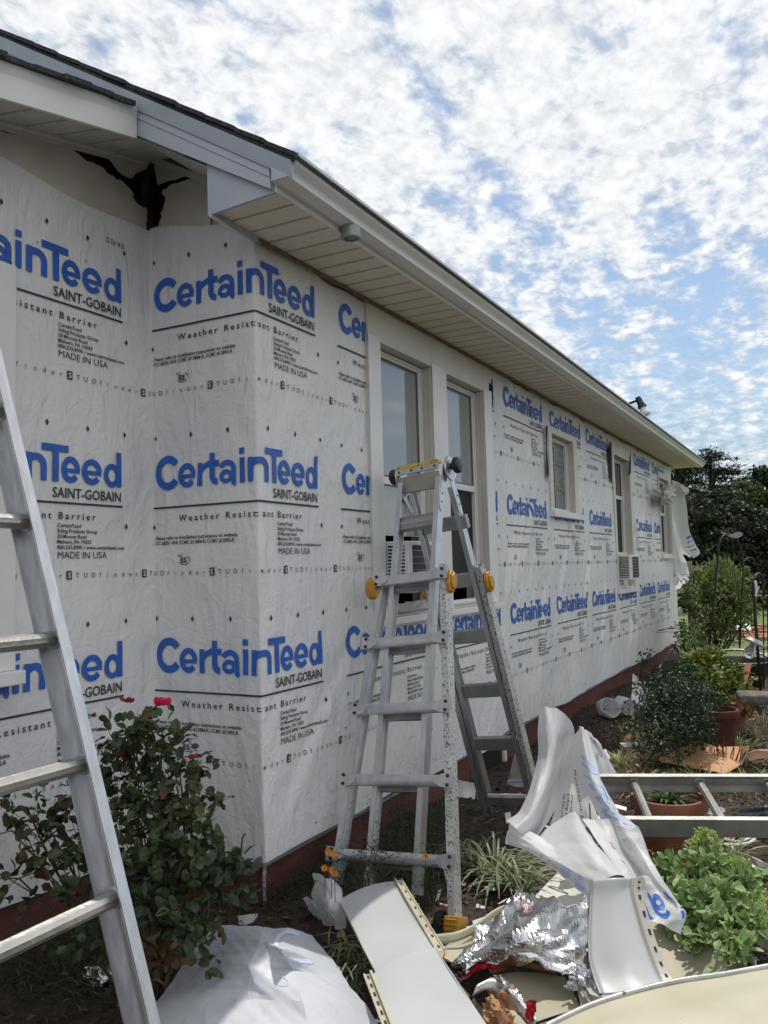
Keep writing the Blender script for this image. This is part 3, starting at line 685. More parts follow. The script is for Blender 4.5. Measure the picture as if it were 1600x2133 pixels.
# eave of the set-back part
def wl(y): return 3.304+.22*y
def fz(y): return 3.18+.23*(y+.36)
def yprof(a, b, pitch=.155, gd=.009, gw=.012):
    out = []; y = a
    while y < b:
        out += [(y, 0), (min(y+pitch-gw, b), .002), (min(y+pitch-gw+.002, b), gd), (min(y+pitch-.002, b), gd)]; y += pitch
    return out
yp = yprof(-3.0, -.015)
sl2 = MB(); sl2.grid(np.array([[(-.302, y, fz(y)+d) for y, d in yp], [(-A+.0, y, wl(y)+d) for y, d in yp]])); sl2.build('soffit', SOFFIT_L, house)
fl = MB(); ya, yb = -3.0, -.3625
fl.add([(x, y, fz(y)+dz) for y in (ya, yb) for x, dz in ((-.315, -.004), (-.300, -.004), (-.300, .085), (-.285, .128), (-.315, .128))],
       [(0,1,6,5),(1,2,7,6),(2,3,8,7),(3,4,9,8),(4,0,5,9),(4,3,2,1,0),(5,6,7,8,9)]); fl.build('fascia_board', WHITE, house, bevel=.002)
tr = MB(); tr.add([(x, y, wl(y)+dz) for y in (-3.0, -.02) for x, dz in ((-A+.002, -.036), (-A+.012, -.036), (-A+.012, -.020), (-A+.026, -.016), (-A+.026, -.002), (-A+.002, -.002))],
       [(i, (i+1) % 6, 6+(i+1) % 6, 6+i) for i in range(6)]+[(5,4,3,2,1,0),(6,7,8,9,10,11)]); tr.build('soffit_channel', SOFFIT_L, house)
# bare sheathing and black felt above the wrap
ft = MB(); ft.prism([(-A-.075, -3.0, 2.905), (-A-.075, .06, 2.905), (-A-.075, .06, 3.36), (-A-.075, -3.0, 2.95)], (.004, 0, 0)); ft.prism([(-A-.075, .055, 2.8), (0, .055, 2.8), (0, .055, 3.02), (-A-.075, .055, 3.38)], (0, .004, 0)); ft.build('felt_backing', FELT_GAP, house)
sd = MB(); sd.box((-A-.050, .004, 2.7), (-A-.012, .042, 3.34)); sd.box((-A-.06, -.55, 3.10), (-A-.03, .0, 3.135)); sd.build('framing_stud', DARKWOOD, house)
def ragged(P, amp=.004, seed=1):
    r = np.random.default_rng(seed); out = []
    for a, b in zip(P, P[1:]+P[:1]):
        n = max(1, int(np.linalg.norm(b-a)/.018)) if np.linalg.norm(b-a) < .6 else 1; d = (b-a)
        for i in range(n): out.append(a+d*i/n+(0 if i == 0 else 1)*r.normal(size=3)*amp*(np.abs(d) > 1e-6))
    return out
def board(pix, plane, **kw):
    P = [at(px, py, **kw) for px, py in pix]; off = (.004, 0, 0) if 'x' in kw else (0, -.003, 0)
    P = ragged(P, .004, len(pix)); mb = MB(); mb.prism(P, off); return mb.build('sheathing_board', SHEATH, house)
lp_ = [at(0, 268, x=-A)+np.array([0, -1.6, -.34])]
def lboard():
    P = [at(px, py, x=-A) for px, py in [(-5, 272), (70, 286), (145, 309), (165, 322), (202, 344), (236, 366), (258, 380), (270, 392), (277, 412), (286, 424), (304, 432), (307, 500), (270, 478), (240, 474), (150, 460), (-5, 380)]]
    a, z = P[0], P[-1]; P = P+[z+np.array([0, -1.5, -.25]), a+np.array([0, -1.5, -.34])]
    P = ragged([p-np.array([.003, 0, 0]) for p in P], .004, 3); mb = MB(); mb.prism(P, (.004, 0, 0)); mb.build('sheathing_board', SHEATH, house)
lboard()
board([(206, 320), (262, 338), (304, 349), (296, 356), (284, 360), (270, 372), (254, 364), (238, 346), (224, 330)], None, x=-A-.002)
board([(322, 340), (352, 350), (398, 366), (345, 379), (330, 386), (326, 372)], None, y=0.)
board([(341, 434), (346, 412), (338, 404), (340, 395), (356, 385), (400, 374), (440, 372), (440, 470), (336, 500), (332, 474)], None, y=0.)
for pts in ([(1019, 797), (1026, 804), (1027, 838), (1023, 868), (1022, 905), (1019, 870)], [(1136, 892), (1140, 886), (1139, 930), (1143, 985), (1139, 1004), (1137, 940)], [(1267, 935), (1273, 917), (1274, 960), (1275, 1010), (1271, 1000), (1268, 960)], [(1311, 955), (1314, 940), (1314, 985), (1311, 990)]):
    P = [at(px, py, x=.0215) for px, py in pts]; gaps = MB(); gaps.prism(P, (.0015, 0, 0)); gaps.build('gap_shade_sliver', FELT_GAP, house)  # black slivers laid over the wrap for the shade in gaps by casings
# ================================================================== WINDOW AIR CONDITIONERS
def air_con(name, y0, y1, z0, z1, xf, grille, coil, label, dark):
    t = empty(name, (xf/2, (y0+y1)/2, z0), label, 'air conditioner')
    c = MB(); c.box((-.12, y0, z0), (xf, y1, z1)); case = c.build('case', VINYL, t, bevel=.006)
    gr = MB(); a, b = grille; n = max(6, int((z1-z0-.04)/.0175))
    for z in np.linspace(z0+.028, z1-.028, n): gr.box((a, y0-.003, z-.0046), (b, y0-.0004, z+.0046))
    gr.build('grille', HOLE, t)
    a, b = coil; k = MB(); k.box((xf+.0004, a, z0+.02), (xf+.002, b, z1-.025)); co = k.build('coil_panel', mat('dusty_coil', (.03, .03, .028), .7, col2=(.10, .095, .085), scale=60, stretch=(1, 1, 6), bump=.6, bscale=120), t)
    e = MB()
    for z in np.linspace(z0+.05, z1-.05, 6): e.box((xf+.0021, a, z-.0015), (xf+.004, b, z+.0015))
    e.build('fin', GALV, co)
    h = MB(); h.box((xf+.0005, a-.012, z1-.022), (xf+.012, b+.03, z1-.006)); h.box((xf+.0005, a-.02, z0+.015), (xf+.009, a-.008, z1-.0235)); h.build('bracket', WHITE, t, bevel=.002)
    return t
air_con('window_air_conditioner', 1.08, 1.52, 1.29, 1.56, .148, (.03, .125), (1.115, 1.46), 'white air conditioner with black louvres set in the nearer window behind the stepladder', True)
cr = MB(); rq = np.random.default_rng(2)
P = np.array([[(.02+.02*rq.random(), 1.10+.047*j, 1.185+.022*i+.012*rq.random()) for j in range(14)] for i in range(3)]); cr.grid(P)
tag(cr.build('plastic_stuffing', HEAP, loc=(.02, 1.4, 1.18)), 'crumpled clear plastic stuffed under the nearer air conditioner', 'plastic')
air_con('window_air_conditioner', 6.455, 6.95, 1.225, 1.495, .140, (.02, .122), (6.52, 6.88), 'small white air conditioner jutting from the tall far window', False)

# ================================================================== STEPLADDER
LX0, LY0, LZ0, TH, PF, PRR, W0, W1, V0, V1, K0, RO, TW, SP = .285, .986, 1.913, -.034, .370, .297, .266, .534, .330, .298, .968, .095, -.024, .304
def ladder():
    u0 = np.array([math.cos(TH), math.sin(TH), 0]); b = np.array([-math.sin(TH), math.cos(TH), 0]); H = np.array([LX0, LY0, LZ0]); z0 = np.array([0, 0, 1.])
    u = u0*math.cos(RO)+z0*math.sin(RO); Z = -u0*math.sin(RO)+z0*math.cos(RO)
    ut = u*math.cos(TW)+b*math.sin(TW)
    dnf = -Z*math.cos(PF)-b*math.sin(PF); dnr = -Z*math.cos(PRR)+b*math.sin(PRR)
    nf = np.cross(u, dnf); nf *= -np.sign(nf@b)*1.0; nf = nf if nf@b < 0 else -nf       # faces the viewer
    nr = np.cross(u, dnr); nr = nr if nr@b > 0 else -nr
    def uf(k): v = u+(ut-u)*(k+1)/6; return v/np.linalg.norm(v)
    f = lambda k, h, n=0.: H+dnf*(k+K0)*SP+uf(k)*h+nf*n
    g = lambda k, h, n=0.: H+b*.05+dnr*(k+K0)*SP+u*h+nr*n
    hw = lambda k: (W0+(W1-W0)*k/5)/2; rw = lambda k: (V0+(V1-V0)*k/5)/2
    t = empty('stepladder', (.40, .9, 0), 'aluminium folding stepladder with yellow locks and a yellow-edged top, standing open by the house corner', 'ladder')
    def rail(p, q, side, up, w, h, m, name):
        """C channel: web outside, flanges towards the inside"""
        s = side; th = .004
        prof = [(0, -h/2), (0, h/2), (-w, h/2), (-w, h/2-th), (-th, h/2-th), (-th, -h/2+th), (-w, -h/2+th), (-w, -h/2)]
        mb = MB(); p = np.array(p); q = np.array(q); d = (q-p)/np.linalg.norm(q-p); a = np.cross(d, up); a /= np.linalg.norm(a)
        if a@u*s < 0: prof = [(-x, y) for x, y in prof][::-1]
        mb.bar(p, q, 0, 0, up=up, profile=prof); return mb.build(name, m, t)
    foots = {-1: 5.72, 1: 5.80}
    for s in (-1, 1):
        # upper / inner rail runs straight down behind the outer one
        rail(f(-.75, s*.118), f(5.42, s*(.128)), s, nf, .026, .052, ALU, 'leg')
        lo = rail(f(.82, s*(hw(.82)+.020), .002), f(foots[s]-.08, s*(hw(5.7)+.020), .002), s, nf, .030, .062, ALU_SPECK if s > 0 else ALU, 'leg')
        # lock
        c = f(1.08, s*(hw(1.08)+.022)); ax = u*s
        lk = MB(); A_ = nf; B_ = dnf
        oct_ = [(.036, .022), (.036, -.022), (.016, -.052), (-.016, -.052), (-.036, -.022), (-.036, .022), (-.016, .052), (.016, .052)]
        tk_ = .022 if s > 0 else .045; c = c+nf*(0 if s > 0 else .030)
        lk.prism([c+A_*x+B_*y for x, y in oct_], ax*tk_); lk.prism([c+ax*(tk_+.0002)+A_*x*.72+B_*y*.72 for x, y in oct_], ax*.010); lk.build('lock', YELLOW, t, bevel=.005)
        # foot
        ft = MB(); c = f(foots[s], s*(hw(5.7)+.006))
        ft.bar(c+nf*-.0-dnf*.055, c+dnf*.035, .060, .088, up=nf)
        for i in range(5): ft.bar(c+nf*.046-dnf*(.045-.018*i), c+nf*.046-dnf*(.038-.018*i), .050, .006, up=nf)
        ft.build('foot', YELLOW, t, bevel=.005)
        # rear
        rail(g(-.62, s*.125), g(5.0, s*(rw(5)-.012)), s, nr, .026, .052, ALU, 'leg')
        rail(g(.78, s*(rw(1)+.008), .002), g(5.55, s*(rw(5)+.024), .002), s, nr, .030, .062, ALU_SPECK if s > 0 else ALU, 'leg')
        c = g(1.08, s*(rw(1)+.012)); lk = MB()
        lk.prism([c+nr*x+dnr*y for x, y in oct_], ax*.022); lk.prism([c+ax*.0222+nr*x*.72+dnr*y*.72 for x, y in oct_], ax*.010); lk.build('lock', YELLOW, t, bevel=.005)
        # hinge
        c = H+u*s*.135+b*.03+Z*.0; hg = MB(); hg.lathe([(0, 0), (.060, 0), (.062, .004), (.060, .010), (0, .010)], c-Z*.02, 28, axis=ax); hgo = hg.build('hinge', ALU, t, autosmooth=40)
        for fn, nn_v, hh in ((f, nf, .118), (g, nr, .125)):
            pl = MB(); pp = [fn(-.97, s*hh, -.02)+nn_v*.028, fn(-.97, s*hh, -.02)-nn_v*.028, fn(-.20, s*hh)-nn_v*.020, fn(-.12, s*hh), fn(-.20, s*hh)+nn_v*.020]
            pl.prism([p+u*s*.0008 for p in pp], u*s*.004); pl.build('plate', ALU, hgo, bevel=.001)
        kn = MB(); kn.lathe([(0, .011), (.016, .011), (.016, .026), (.034, .028), (.041, .036), (.041, .052), (.034, .060), (.010, .064), (0, .064)], c-Z*.01, 24, axis=ax)
        kn.build('knob', BLKPL, hgo, autosmooth=35)
        for q in range(2):
            for kk in (-.45, -.30):
                rv = MB(); rv.lathe([(0, .0), (.006, .001), (.0, .006)], (f if q == 0 else g)(kk, s*(.118 if q == 0 else .125)+s*.0052), 10, axis=ax); rv.build('rivet', GALV, hgo)
        hole = MB(); hole.lathe([(.010, 0), (.014, .0015), (.0145, 0)], f(.35, s*.1185), 18, axis=ax); hole.lathe([(0, .0006), (.010, .0006)], f(.35, s*.1185), 18, axis=ax); hole.build('pin_hole', BLKPL, t)
    wh = MB(); c = f(5.72, hw(5.7)-.062, -.01)
    wh.lathe([(.018, -.016), (.040, -.018), (.046, -.010), (.046, .010), (.040, .018), (.018, .016)], c, 26, axis=u); wh.lathe([(0, .019), (.033, .019), (.033, -.019), (0, -.019)], c, 26, axis=u)
    wo = wh.build('wheel', RUBBER, t, autosmooth=40)
    hb = MB()
    for i in range(12):
        a = i*math.pi/6; d = np.cos(a)*nf+np.sin(a)*dnf; hb.bar(c+u*.0195, c+u*.0195+d*.032, .006, .005, up=u)
    hb.build('spokes', YELLOW, wo)
    # steps
    DR = [(-.023, -.010), (-.023, .008), (-.015, .013), (.015, .013), (.023, .008), (.023, -.010), (.018, -.014), (-.018, -.014)]
    def rung(P, Q, n, m, name='rung', prof=None, plates=False):
        mb = MB(); d = (Q-P)/np.linalg.norm(Q-P); mb.bar(P, Q, 0, 0, up=n, profile=prof or DR)
        o = mb.build(name, m, t, autosmooth=35)
        if plates:
            for E_, sg in ((P, 1), (Q, -1)):
                pb = MB(); c = E_+d*sg*.0+n*.017; a = np.cross(d, n)
                pb.prism([c+d*sg*x+a*y for x, y in ((-.030, -.030), (.026, -.026), (.055, -.012), (.055, .012), (.026, .026), (-.030, .030))], n*.003)
                for yy in (-.018, .018): pb.lathe([(.008, 0), (.007, .006), (0, .008)], c+n*.003+d*sg*-.004+a*yy, 10, axis=n, m=1)
                pb.build('bracket', [ALU, BLKPL], o)
        return o
    CH = [(-.034, -.016), (-.034, .012), (-.026, .018), (-.020, .012), (-.010, .012), (-.004, .018), (.008, .018), (.014, .012), (.024, .012), (.034, .018), (.034, -.016)]
    for k in range(0, 6):
        if k <= 5: rung(f(k, -.104), f(k, .104), nf, ALU_DARK, prof=CH) if k < 1 else rung(f(k+.02, -.104, -.02), f(k+.02, .104, -.02), nf, ALU_DARK, prof=CH)
        if k >= 1: rung(f(k, -hw(k)-.012, .040), f(k, hw(k)+.012, .040), nf, ALU, plates=True)
    for k in range(0, 5):
        rung(g(k, -rw(k)+.012), g(k, rw(k)-.012), nr, ALU_DARK, prof=CH)
    # bottom braces
    br = MB(); br.tube([f(5.05, hw(5)-.03, .02), f(5.45, hw(5.5)-.0, .01)], .006); br.tube([f(5.05, -hw(5)+.05, .02), f(5.4, -hw(5.5)+.01, .01)], .006); br.build('brace', ALU, t)
    rb_ = MB(); rb_.bar(g(5.1, -rw(5)-.02), g(5.1, rw(5)+.02), .045, .03, up=nr); rb_.build('brace', ALU_DARK, t)
    # top tray with yellow edging
    tp = MB(); c0 = f(-.72, -.112, .035); c1 = f(-.72, .112, .035); dd = -nf*1.0
    A1, B1 = f(-.93, -.116, .030), f(-.93, .116, .030)
    tp.prism([f(-.80, -.116, .045), f(-.80, .116, .045), f(-.60, .110, -.015), f(-.60, -.110, -.015)], nf*-.012)
    tpo = tp.build('top_tray', mat('worn_plastic_tray', (.34, .33, .29), .6, col2=(.42, .40, .36), scale=12, speck=(22, .66, (.16, .10, .05))), t, bevel=.003)
    yb = MB(); yb.bar(f(-.965, -.118, .040), f(-.965, .118, .040), .045, .020, up=Z); yb.build('yellow_edge', YTAPE, tpo, bevel=.004)
    sb = MB(); sb.bar(f(-.87, -.118, .052), f(-.87, .118, .052), .030, .008, up=nf)
    for x in (-.10, -.03, .03, .10): sb.lathe([(.006, 0), (.005, .004), (0, .005)], f(-.87, x, .056), 10, axis=nf, m=1)
    sb.build('edge_strip', [ALU, BLKPL], tpo)
    br2 = MB()
    for s in (-1, 1): br2.bar(f(-.55, s*.100, .01), f(-.30, s*.075, -.06), .025, .004, up=u)
    br2.build('bracket', ALU_DARK, tpo)
ladder()

# ================================================================== EXTENSION LADDERS
def ext_ladder(label, foot, up, across, width, length, n0, pitch, tilt_n, group='extension ladders', rail_h=.078, m=ALU, nr=.018):
    """foot = lower end of the rail nearest us, up = along the rails, across = towards the other rail"""
    foot = np.array(foot, float); up = np.array(up, float)/np.linalg.norm(up); ac = np.array(across, float); ac -= up*(ac@up); ac /= np.linalg.norm(ac)
    nn = np.cross(up, ac); nn = nn if nn@np.array(tilt_n) > 0 else -nn
    t = empty('extension_ladder', foot, label, 'ladder', group)
    for s in (0, 1):
        p = foot+ac*width*s; q = p+up*length; sg = 1 if s == 0 else -1; th = .004; w = .030; h = rail_h
        prof = [(0, -h/2), (0, h/2), (w, h/2), (w, h/2-th), (th, h/2-th), (th, .012), (th+.004, .008), (th+.004, -.008), (th, -.012), (th, -h/2+th), (w, -h/2+th), (w, -h/2)]
        a = np.cross(up, nn)
        if a@ac*sg < 0: prof = [(-x, y) for x, y in prof][::-1]
        mb = MB(); mb.bar(p, q, 0, 0, up=nn, profile=prof); mb.build('rail', m, t)
    k = 0; x = n0
    while x < length-.05:
        p = foot+up*x+ac*.006; q = foot+up*x+ac*(width-.006)
        mb = MB(); pts = np.linspace(0, 1, 3)
        nseg = 20; ang = np.linspace(0, 2*math.pi, nseg, endpoint=False); prof = [((nr+(.0011 if i % 2 else 0))*math.cos(a), (nr+(.0011 if i % 2 else 0))*math.sin(a)) for i, a in enumerate(ang)]
        mb.bar(p, q, 0, 0, up=nn, profile=prof); r = mb.build('rung', mat('grooved_rung', (.44, .42, .38), .34, metal=.85, col2=(.56, .55, .52), scale=8, bump=.1, bscale=50, speck=(22, .68, (.16, .14, .11))), t)
        for e, d in ((p, ac), (q, -ac)): fl_ = MB(); fl_.lathe([(nr+.007, 0), (nr+.007, .004), (nr+.003, .007), (nr, .007)], e, 20, axis=d); fl_.build('collar', m, r, autosmooth=30)
        x += pitch; k += 1
    return t
# leaning on the set-back wall, close to the camera: rungs run along the wall
sn, cs_ = math.sin(.327), math.cos(.327)
top0 = np.array([.215, -1.365, 1.85]); up_ = np.array([-sn, 0, cs_])
kfoot = 1.85/cs_; ext_ladder('close extension ladder leaning on the wall beside the rose bush', top0-up_*kfoot, up_, (0, -1, 0), .42, 3.9, kfoot-.305*6+.0, .305, (1, 0, .3), m=mat('bright_worn_aluminium', (.50, .51, .53), .36, metal=.8, col2=(.62, .63, .65), scale=5, bump=.05, bscale=50, stretch=(8, 8, 1), speck=(18, .68, (.16, .15, .14))))
n1, n2 = at(1322, 1725, z=.30), at(1600, 1727, z=.30); f1 = at(1255, 1628, z=.385)
upl = (n2-n1)/np.linalg.norm(n2-n1); acl = f1-n1; acl -= upl*(acl@upl)
n1 = n1-upl*.30
ext_ladder('extension ladder lying flat over the big flower pot, rungs half in sun', n1, upl, acl, np.linalg.norm(acl), 2.4, .075, .30, (0, 0, 1), m=ALU_DARK)

# ================================================================== FLOODLIGHT ON THE ROOF EDGE
t = empty('floodlight', (.30, 7.1, 3.05), 'single black floodlight with a white bulb on an arm above the gutter', 'floodlight')
a0, a1 = np.array([.10, 6.75, 3.13]), np.array([.30, 7.02, 3.275])
p0 = at(1303, 843, y=7.1); p1 = at(1331, 833, y=7.1); p2 = at(1343, 858, y=7.1)
ar = MB(); ar.tube([p0-np.array([.30, -.0, .10]), p0, p1], .014); ar.tube([p0-np.array([.30, 0, .30]), p0-np.array([.30, 0, .08])], .03); ar.build('arm', BLKPL, t)
ax = (p2-p1)/np.linalg.norm(p2-p1)
hd = MB(); hd.lathe([(0, -.04), (.030, -.035), (.036, 0), (.038, .05), (.052, .09), (.052, .10), (0, .10)], p1, 20, axis=ax); hd.build('lamp_holder', BLKPL, t, autosmooth=40)
bl = MB(); bl.lathe([(.034, .10), (.040, .12), (.058, .165), (.060, .185), (.050, .205), (0, .215)], p1, 22, axis=ax); bl.build('bulb', mat('reflector_bulb', (.75, .75, .74), .15, spec=.8), t, autosmooth=60)

# ================================================================== LOOSE SHEETS AND PANELS
GL = {'C': (0,), 'e': (1, 2), 'r': (3, 4), 't': (5, 6), 'a': (7, 8), 'i': (9, 10), 'n': (11, 12), 'T': (13, 14), 'd': (19, 20)}
def glyph(ch, h):
    """one letter of the logo, h tall per x-height, as a list of outlines"""
    P = [LOGO[i] for i in GL[ch]]; x0 = min(v[:, 0].min() for v, f in P); k = h/.105
    return [((v-np.array([x0, .366]))*k, f) for v, f in P]
class Sheet:
    """a sheet through a net of points; ev(u, v) with u across the columns and v down the rows"""
    def __init__(s, net, mode='z', crumple=0., freq=5., seed=1, soft=0.):
        s.P = np.array([[at(px, py, **{mode: k}) if mode else (px, py, k) for px, py, k in row] for row in net], float)
        s.cr = crumple; r = np.random.default_rng(seed); s.soft = soft
        s.fac = None
        s.w = [(r.normal(size=2)*freq*(1+i*.7), r.uniform(0, 6), 1/(1+i*.8)) for i in range(6)]
    @staticmethod
    def cr1(A_, t, lin=0.):
        n = A_.shape[0]; t = np.clip(t, 0, 1)*(n-1); i = np.minimum(t.astype(int), n-2); f = (t-i)[:, None]
        ext = np.concatenate([[2*A_[0]-A_[1]], A_, [2*A_[-1]-A_[-2]]]); p0, p1, p2, p3 = ext[i], ext[i+1], ext[i+2], ext[i+3]
        return lin*(p1*(1-f)+p2*f)+(1-lin)*.5*((2*p1)+(-p0+p2)*f+(2*p0-5*p1+4*p2-p3)*f*f+(-p0+3*p1-3*p2+p3)*f**3)
    lin = 0.
    def base(s, u, v):
        R, Cn = s.P.shape[:2]; v = np.asarray(v, float); u = np.asarray(u, float)
        cols = np.stack([s.cr1(s.P[:, j], v, s.lin) for j in range(Cn)], 1)        # k x Cn x 3
        k = len(u); t = np.clip(u, 0, 1)*(Cn-1); i = np.minimum(t.astype(int), Cn-2); f = (t-i)[:, None]
        ext = np.concatenate([(2*cols[:, 0]-cols[:, 1])[:, None], cols, (2*cols[:, -1]-cols[:, -2])[:, None]], 1); a = np.arange(k)
        p0, p1, p2, p3 = ext[a, i], ext[a, i+1], ext[a, i+2], ext[a, i+3]
        return s.lin*(p1*(1-f)+p2*f)+(1-s.lin)*.5*((2*p1)+(-p0+p2)*f+(2*p0-5*p1+4*p2-p3)*f*f+(-p0+3*p1-3*p2+p3)*f**3)
    def ev(s, u, v, lift=0.):
        u = np.asarray(u, float).ravel(); v = np.asarray(v, float).ravel(); e = 1e-3
        b = s.base(u, v); du = s.base(np.minimum(u+e, 1), v)-s.base(np.maximum(u-e, 0), v); dv = s.base(u, np.minimum(v+e, 1))-s.base(u, np.maximum(v-e, 0))
        n = np.cross(du, dv); n /= (np.linalg.norm(n, axis=1)[:, None]+1e-12)
        vw = CAM-b; n *= np.sign((n*vw).sum(1))[:, None]
        d = np.zeros(len(u))
        for w, ph, a in s.w:
            q = w[0]*u+w[1]*v+ph; d += a*(2*np.abs(2*(q/6.283-np.floor(q/6.283+.5)))-1)
        d2 = sum(a*np.sin(w[0]*u*.6+w[1]*v*.6+ph) for w, ph, a in s.w)
        if s.fac is not None:
            K, amp = s.fac; R2 = K.shape[0]-1; x = np.clip(u, 0, .9999)*R2; y = np.clip(v, 0, .9999)*R2; i = x.astype(int); j = y.astype(int); fx = x-i; fy = y-j
            a, b1, c1, e1 = K[j, i], K[j, i+1], K[j+1, i], K[j+1, i+1]
            h = np.where((fx+fy < 1), a+(b1-a)*fx+(c1-a)*fy, e1+(c1-e1)*(1-fx)+(b1-e1)*(1-fy)); d2 = d2+0; b = b+n*(h*amp)[:, None]
        return b+n*(d*s.cr+d2*s.soft+lift)[:, None]
    def mesh(s, mb, nu, nv, m=0, ragged=0., seed=0):
        r = np.random.default_rng(seed); U, V = np.meshgrid(np.linspace(0, 1, nu), np.linspace(0, 1, nv))
        if ragged:
            U[:, 0] += ragged*r.random(nv); U[:, -1] -= ragged*r.random(nv); V[0] += ragged*r.random(nu); V[-1] -= ragged*r.random(nu)
        mb.grid(s.ev(U, V).reshape(nv, nu, 3), m)
    def text(s, mb, t2, o, ex, ey, m, lift=.0015):
        """lay lettering (vertices in letter units) at o along ex, ey given in (u, v)"""
        v, fs = t2; q = np.array(o)+v[:, :1]*np.array(ex)+v[:, 1:]*np.array(ey)
        ok = (q.min(1) > .002) & (q.max(1) < .998)
        fs = [f for f in fs if all(ok[i] for i in f)]
        if fs: mb.add(s.ev(q[:, 0], q[:, 1], lift), fs, m)
LG = [(np.concatenate([v for v, f in [x]]), f) for x in LOGO for v, f in [x]]
def logo_on(sh, mb, o, sx, sy, m, mirror=False, rng=None, rot=0.):
    for v, f in LOGO:
        q = (v-np.array([-.55, .366])); c, s_ = math.cos(rot), math.sin(rot)
        q = np.stack([(q[:, 0]*c-q[:, 1]*s_), (q[:, 0]*s_+q[:, 1]*c)], 1)
        sh.text(mb, (q, f), o, (sx*(-1 if mirror else 1), 0), (0, -sy), m)

def nail_hem(mb, P0, P1, side, w=.028, n=9, m=0, mh=1):
    """slotted nailing strip with a rolled lip along the edge P0 > P1; side = unit vector across, up = lift"""
    P0, P1, side = np.array(P0), np.array(P1), np.array(side); side = side/np.linalg.norm(side); d = (P1-P0)/np.linalg.norm(P1-P0); L_ = np.linalg.norm(P1-P0)
    up = np.cross(d, side); up = up if up[2] > 0 else -up
    mb.prism([P0, P1, P1+side*w, P0+side*w], up*.0012, m)
    mb.bar(P0+side*.003+up*.006, P1+side*.003+up*.006, .006, .010, up=up, m=m); mb.bar(P0+side*w+up*.002, P1+side*w+up*.002, .004, .006, up=up, m=m)
    for i in range(n):
        c = P0+d*L_*(i+.6)/n+side*w*.62+up*.0016
        mb.prism([c-d*.011-side*.003, c+d*.011-side*.003, c+d*.011+side*.003, c-d*.011+side*.003], up*.0006, mh)

# --- big torn sheet of plastic, front left
sh = Sheet([[(432,1927,.16),(480,1926,.17),(540,1928,.20),(598,1930,.19),(650,1949,.14)],
            [(405,1965,.17),(470,1955,.22),(545,1960,.31),(586,1980,.35),(690,2002,.15)],
            [(375,2010,.17),(450,2010,.24),(520,2012,.30),(612,2020,.27),(722,2046,.16)],
            [(322,2088,.16),(430,2085,.22),(540,2080,.24),(630,2085,.27),(765,2098,.14)],
            [(300,2190,.14),(430,2190,.20),(560,2190,.22),(660,2190,.22),(832,2190,.10)]], crumple=.0055, freq=6, seed=4, soft=.001)
sh.lin = 1.; sh.fac = (np.random.default_rng(8).normal(size=(7, 7)), .003)
mb = MB(); sh.mesh(mb, 61, 61)
T = text2d('ASU NI EDAM', 1, .11); 
sh.text(mb, text2d('MADE IN USA', 1, .12), (.40, .40), (-.33, .0), (0, -.33), 1); 
for i, (b, w) in enumerate((('800.233.8990 / www.certainteed.com', .46), ('Malvern, PA 19355', .22), ('20 Moores Road', .19), ('Siding Products Group', .27))): sh.text(mb, text2d(b, 1, .055), (.46, .50+.055*i), (-w*.8, .0), (0, -.45), 1)
sh.text(mb, (stroke(arc(.66,.62,.035,.03,0,360,20), .006)[0], stroke(arc(.66,.62,.035,.03,0,360,20), .006)[1]), (0, 0), (1, 0), (0, 1), 1)
sh.text(mb, (stroke(arc(.80,.20,.12,.16,60,300,24), .05)), (0, 0), (1, 0), (0, 1), 2)
SHEETW = wrap_mat('dull_plastic_sheet', (.52, .55, .60), (.60, .62, .66), trans=.12, bumpk=.6)
FAINT = mat('faint_grey_print', (.52, .54, .60), .6); FAINTB = mat('faint_blue_print', (.54, .62, .76), .6, col2=(.60, .66, .77), scale=8)
tag(mb.build('plastic_sheet', [SHEETW, FAINT, FAINTB], loc=(.6, -.6, .1), autosmooth=14), 'large dull white plastic sheet, peaked in the middle, at the front of the pile', 'plastic sheet')

# --- white siding panels
PANELW = mat('white_siding_face', (.40, .415, .425), .40, col2=(.46, .47, .475), scale=2.5, speck=(13, .71, (.42, .41, .37)))
def panel(name, cs, label, hem=None, mats=(PANELW, HOLE), lip=True, bow=0., cat='siding panel', n=8, hw=.028, group=None, hemw=None):
    """cs: four corners (picture px, py, height) in order top-left, top-right, bottom-right, bottom-left"""
    Q = np.array([at(px, py, z=z) for px, py, z in cs]); c = Q.mean(0)
    nrm = np.cross(Q[1]-Q[0], Q[3]-Q[0]); nrm /= np.linalg.norm(nrm); nrm = nrm if nrm[2] > 0 else -nrm
    mb = MB(); N_ = 12; U, V = np.meshgrid(np.linspace(0, 1, N_), np.linspace(0, 1, N_)); U = U[..., None]; V = V[..., None]
    G = (Q[0]*(1-U)+Q[1]*U)*(1-V)+(Q[3]*(1-U)+Q[2]*U)*V+nrm*(bow*4*(U*(1-U))+.004*np.sin(5*V+3*U))
    mb.grid(G); mb.grid((G-nrm*.0025)[::-1])
    for a, b in ((0, 1), (1, 2), (2, 3), (3, 0)):
        mb.bar(Q[a]-nrm*.003, Q[b]-nrm*.003, .003, .007, up=nrm)
    t = empty(name, c, label, cat, group); mb.build('sheet', mats[0], t, smooth=True)
    for k in (hem or []):
        a, b = Q[k], Q[(k+1) % 4]; side = (a+b)/2-c; d = (b-a)/np.linalg.norm(b-a); side -= d*(side@d)
        h = MB(); nail_hem(h, a+nrm*.001, b+nrm*.001, side, w=hw, n=n); h.build('nail_strip', [hemw or CREAM, HOLE], t)
    return t
panel('siding_panel', [(706,1876,.20),(822,1836,.22),(908,1985,.26),(795,2046,.26)], 'smooth white siding panel with a slotted cream edge, lying below the stepladder foot', hem=[1], bow=.012)
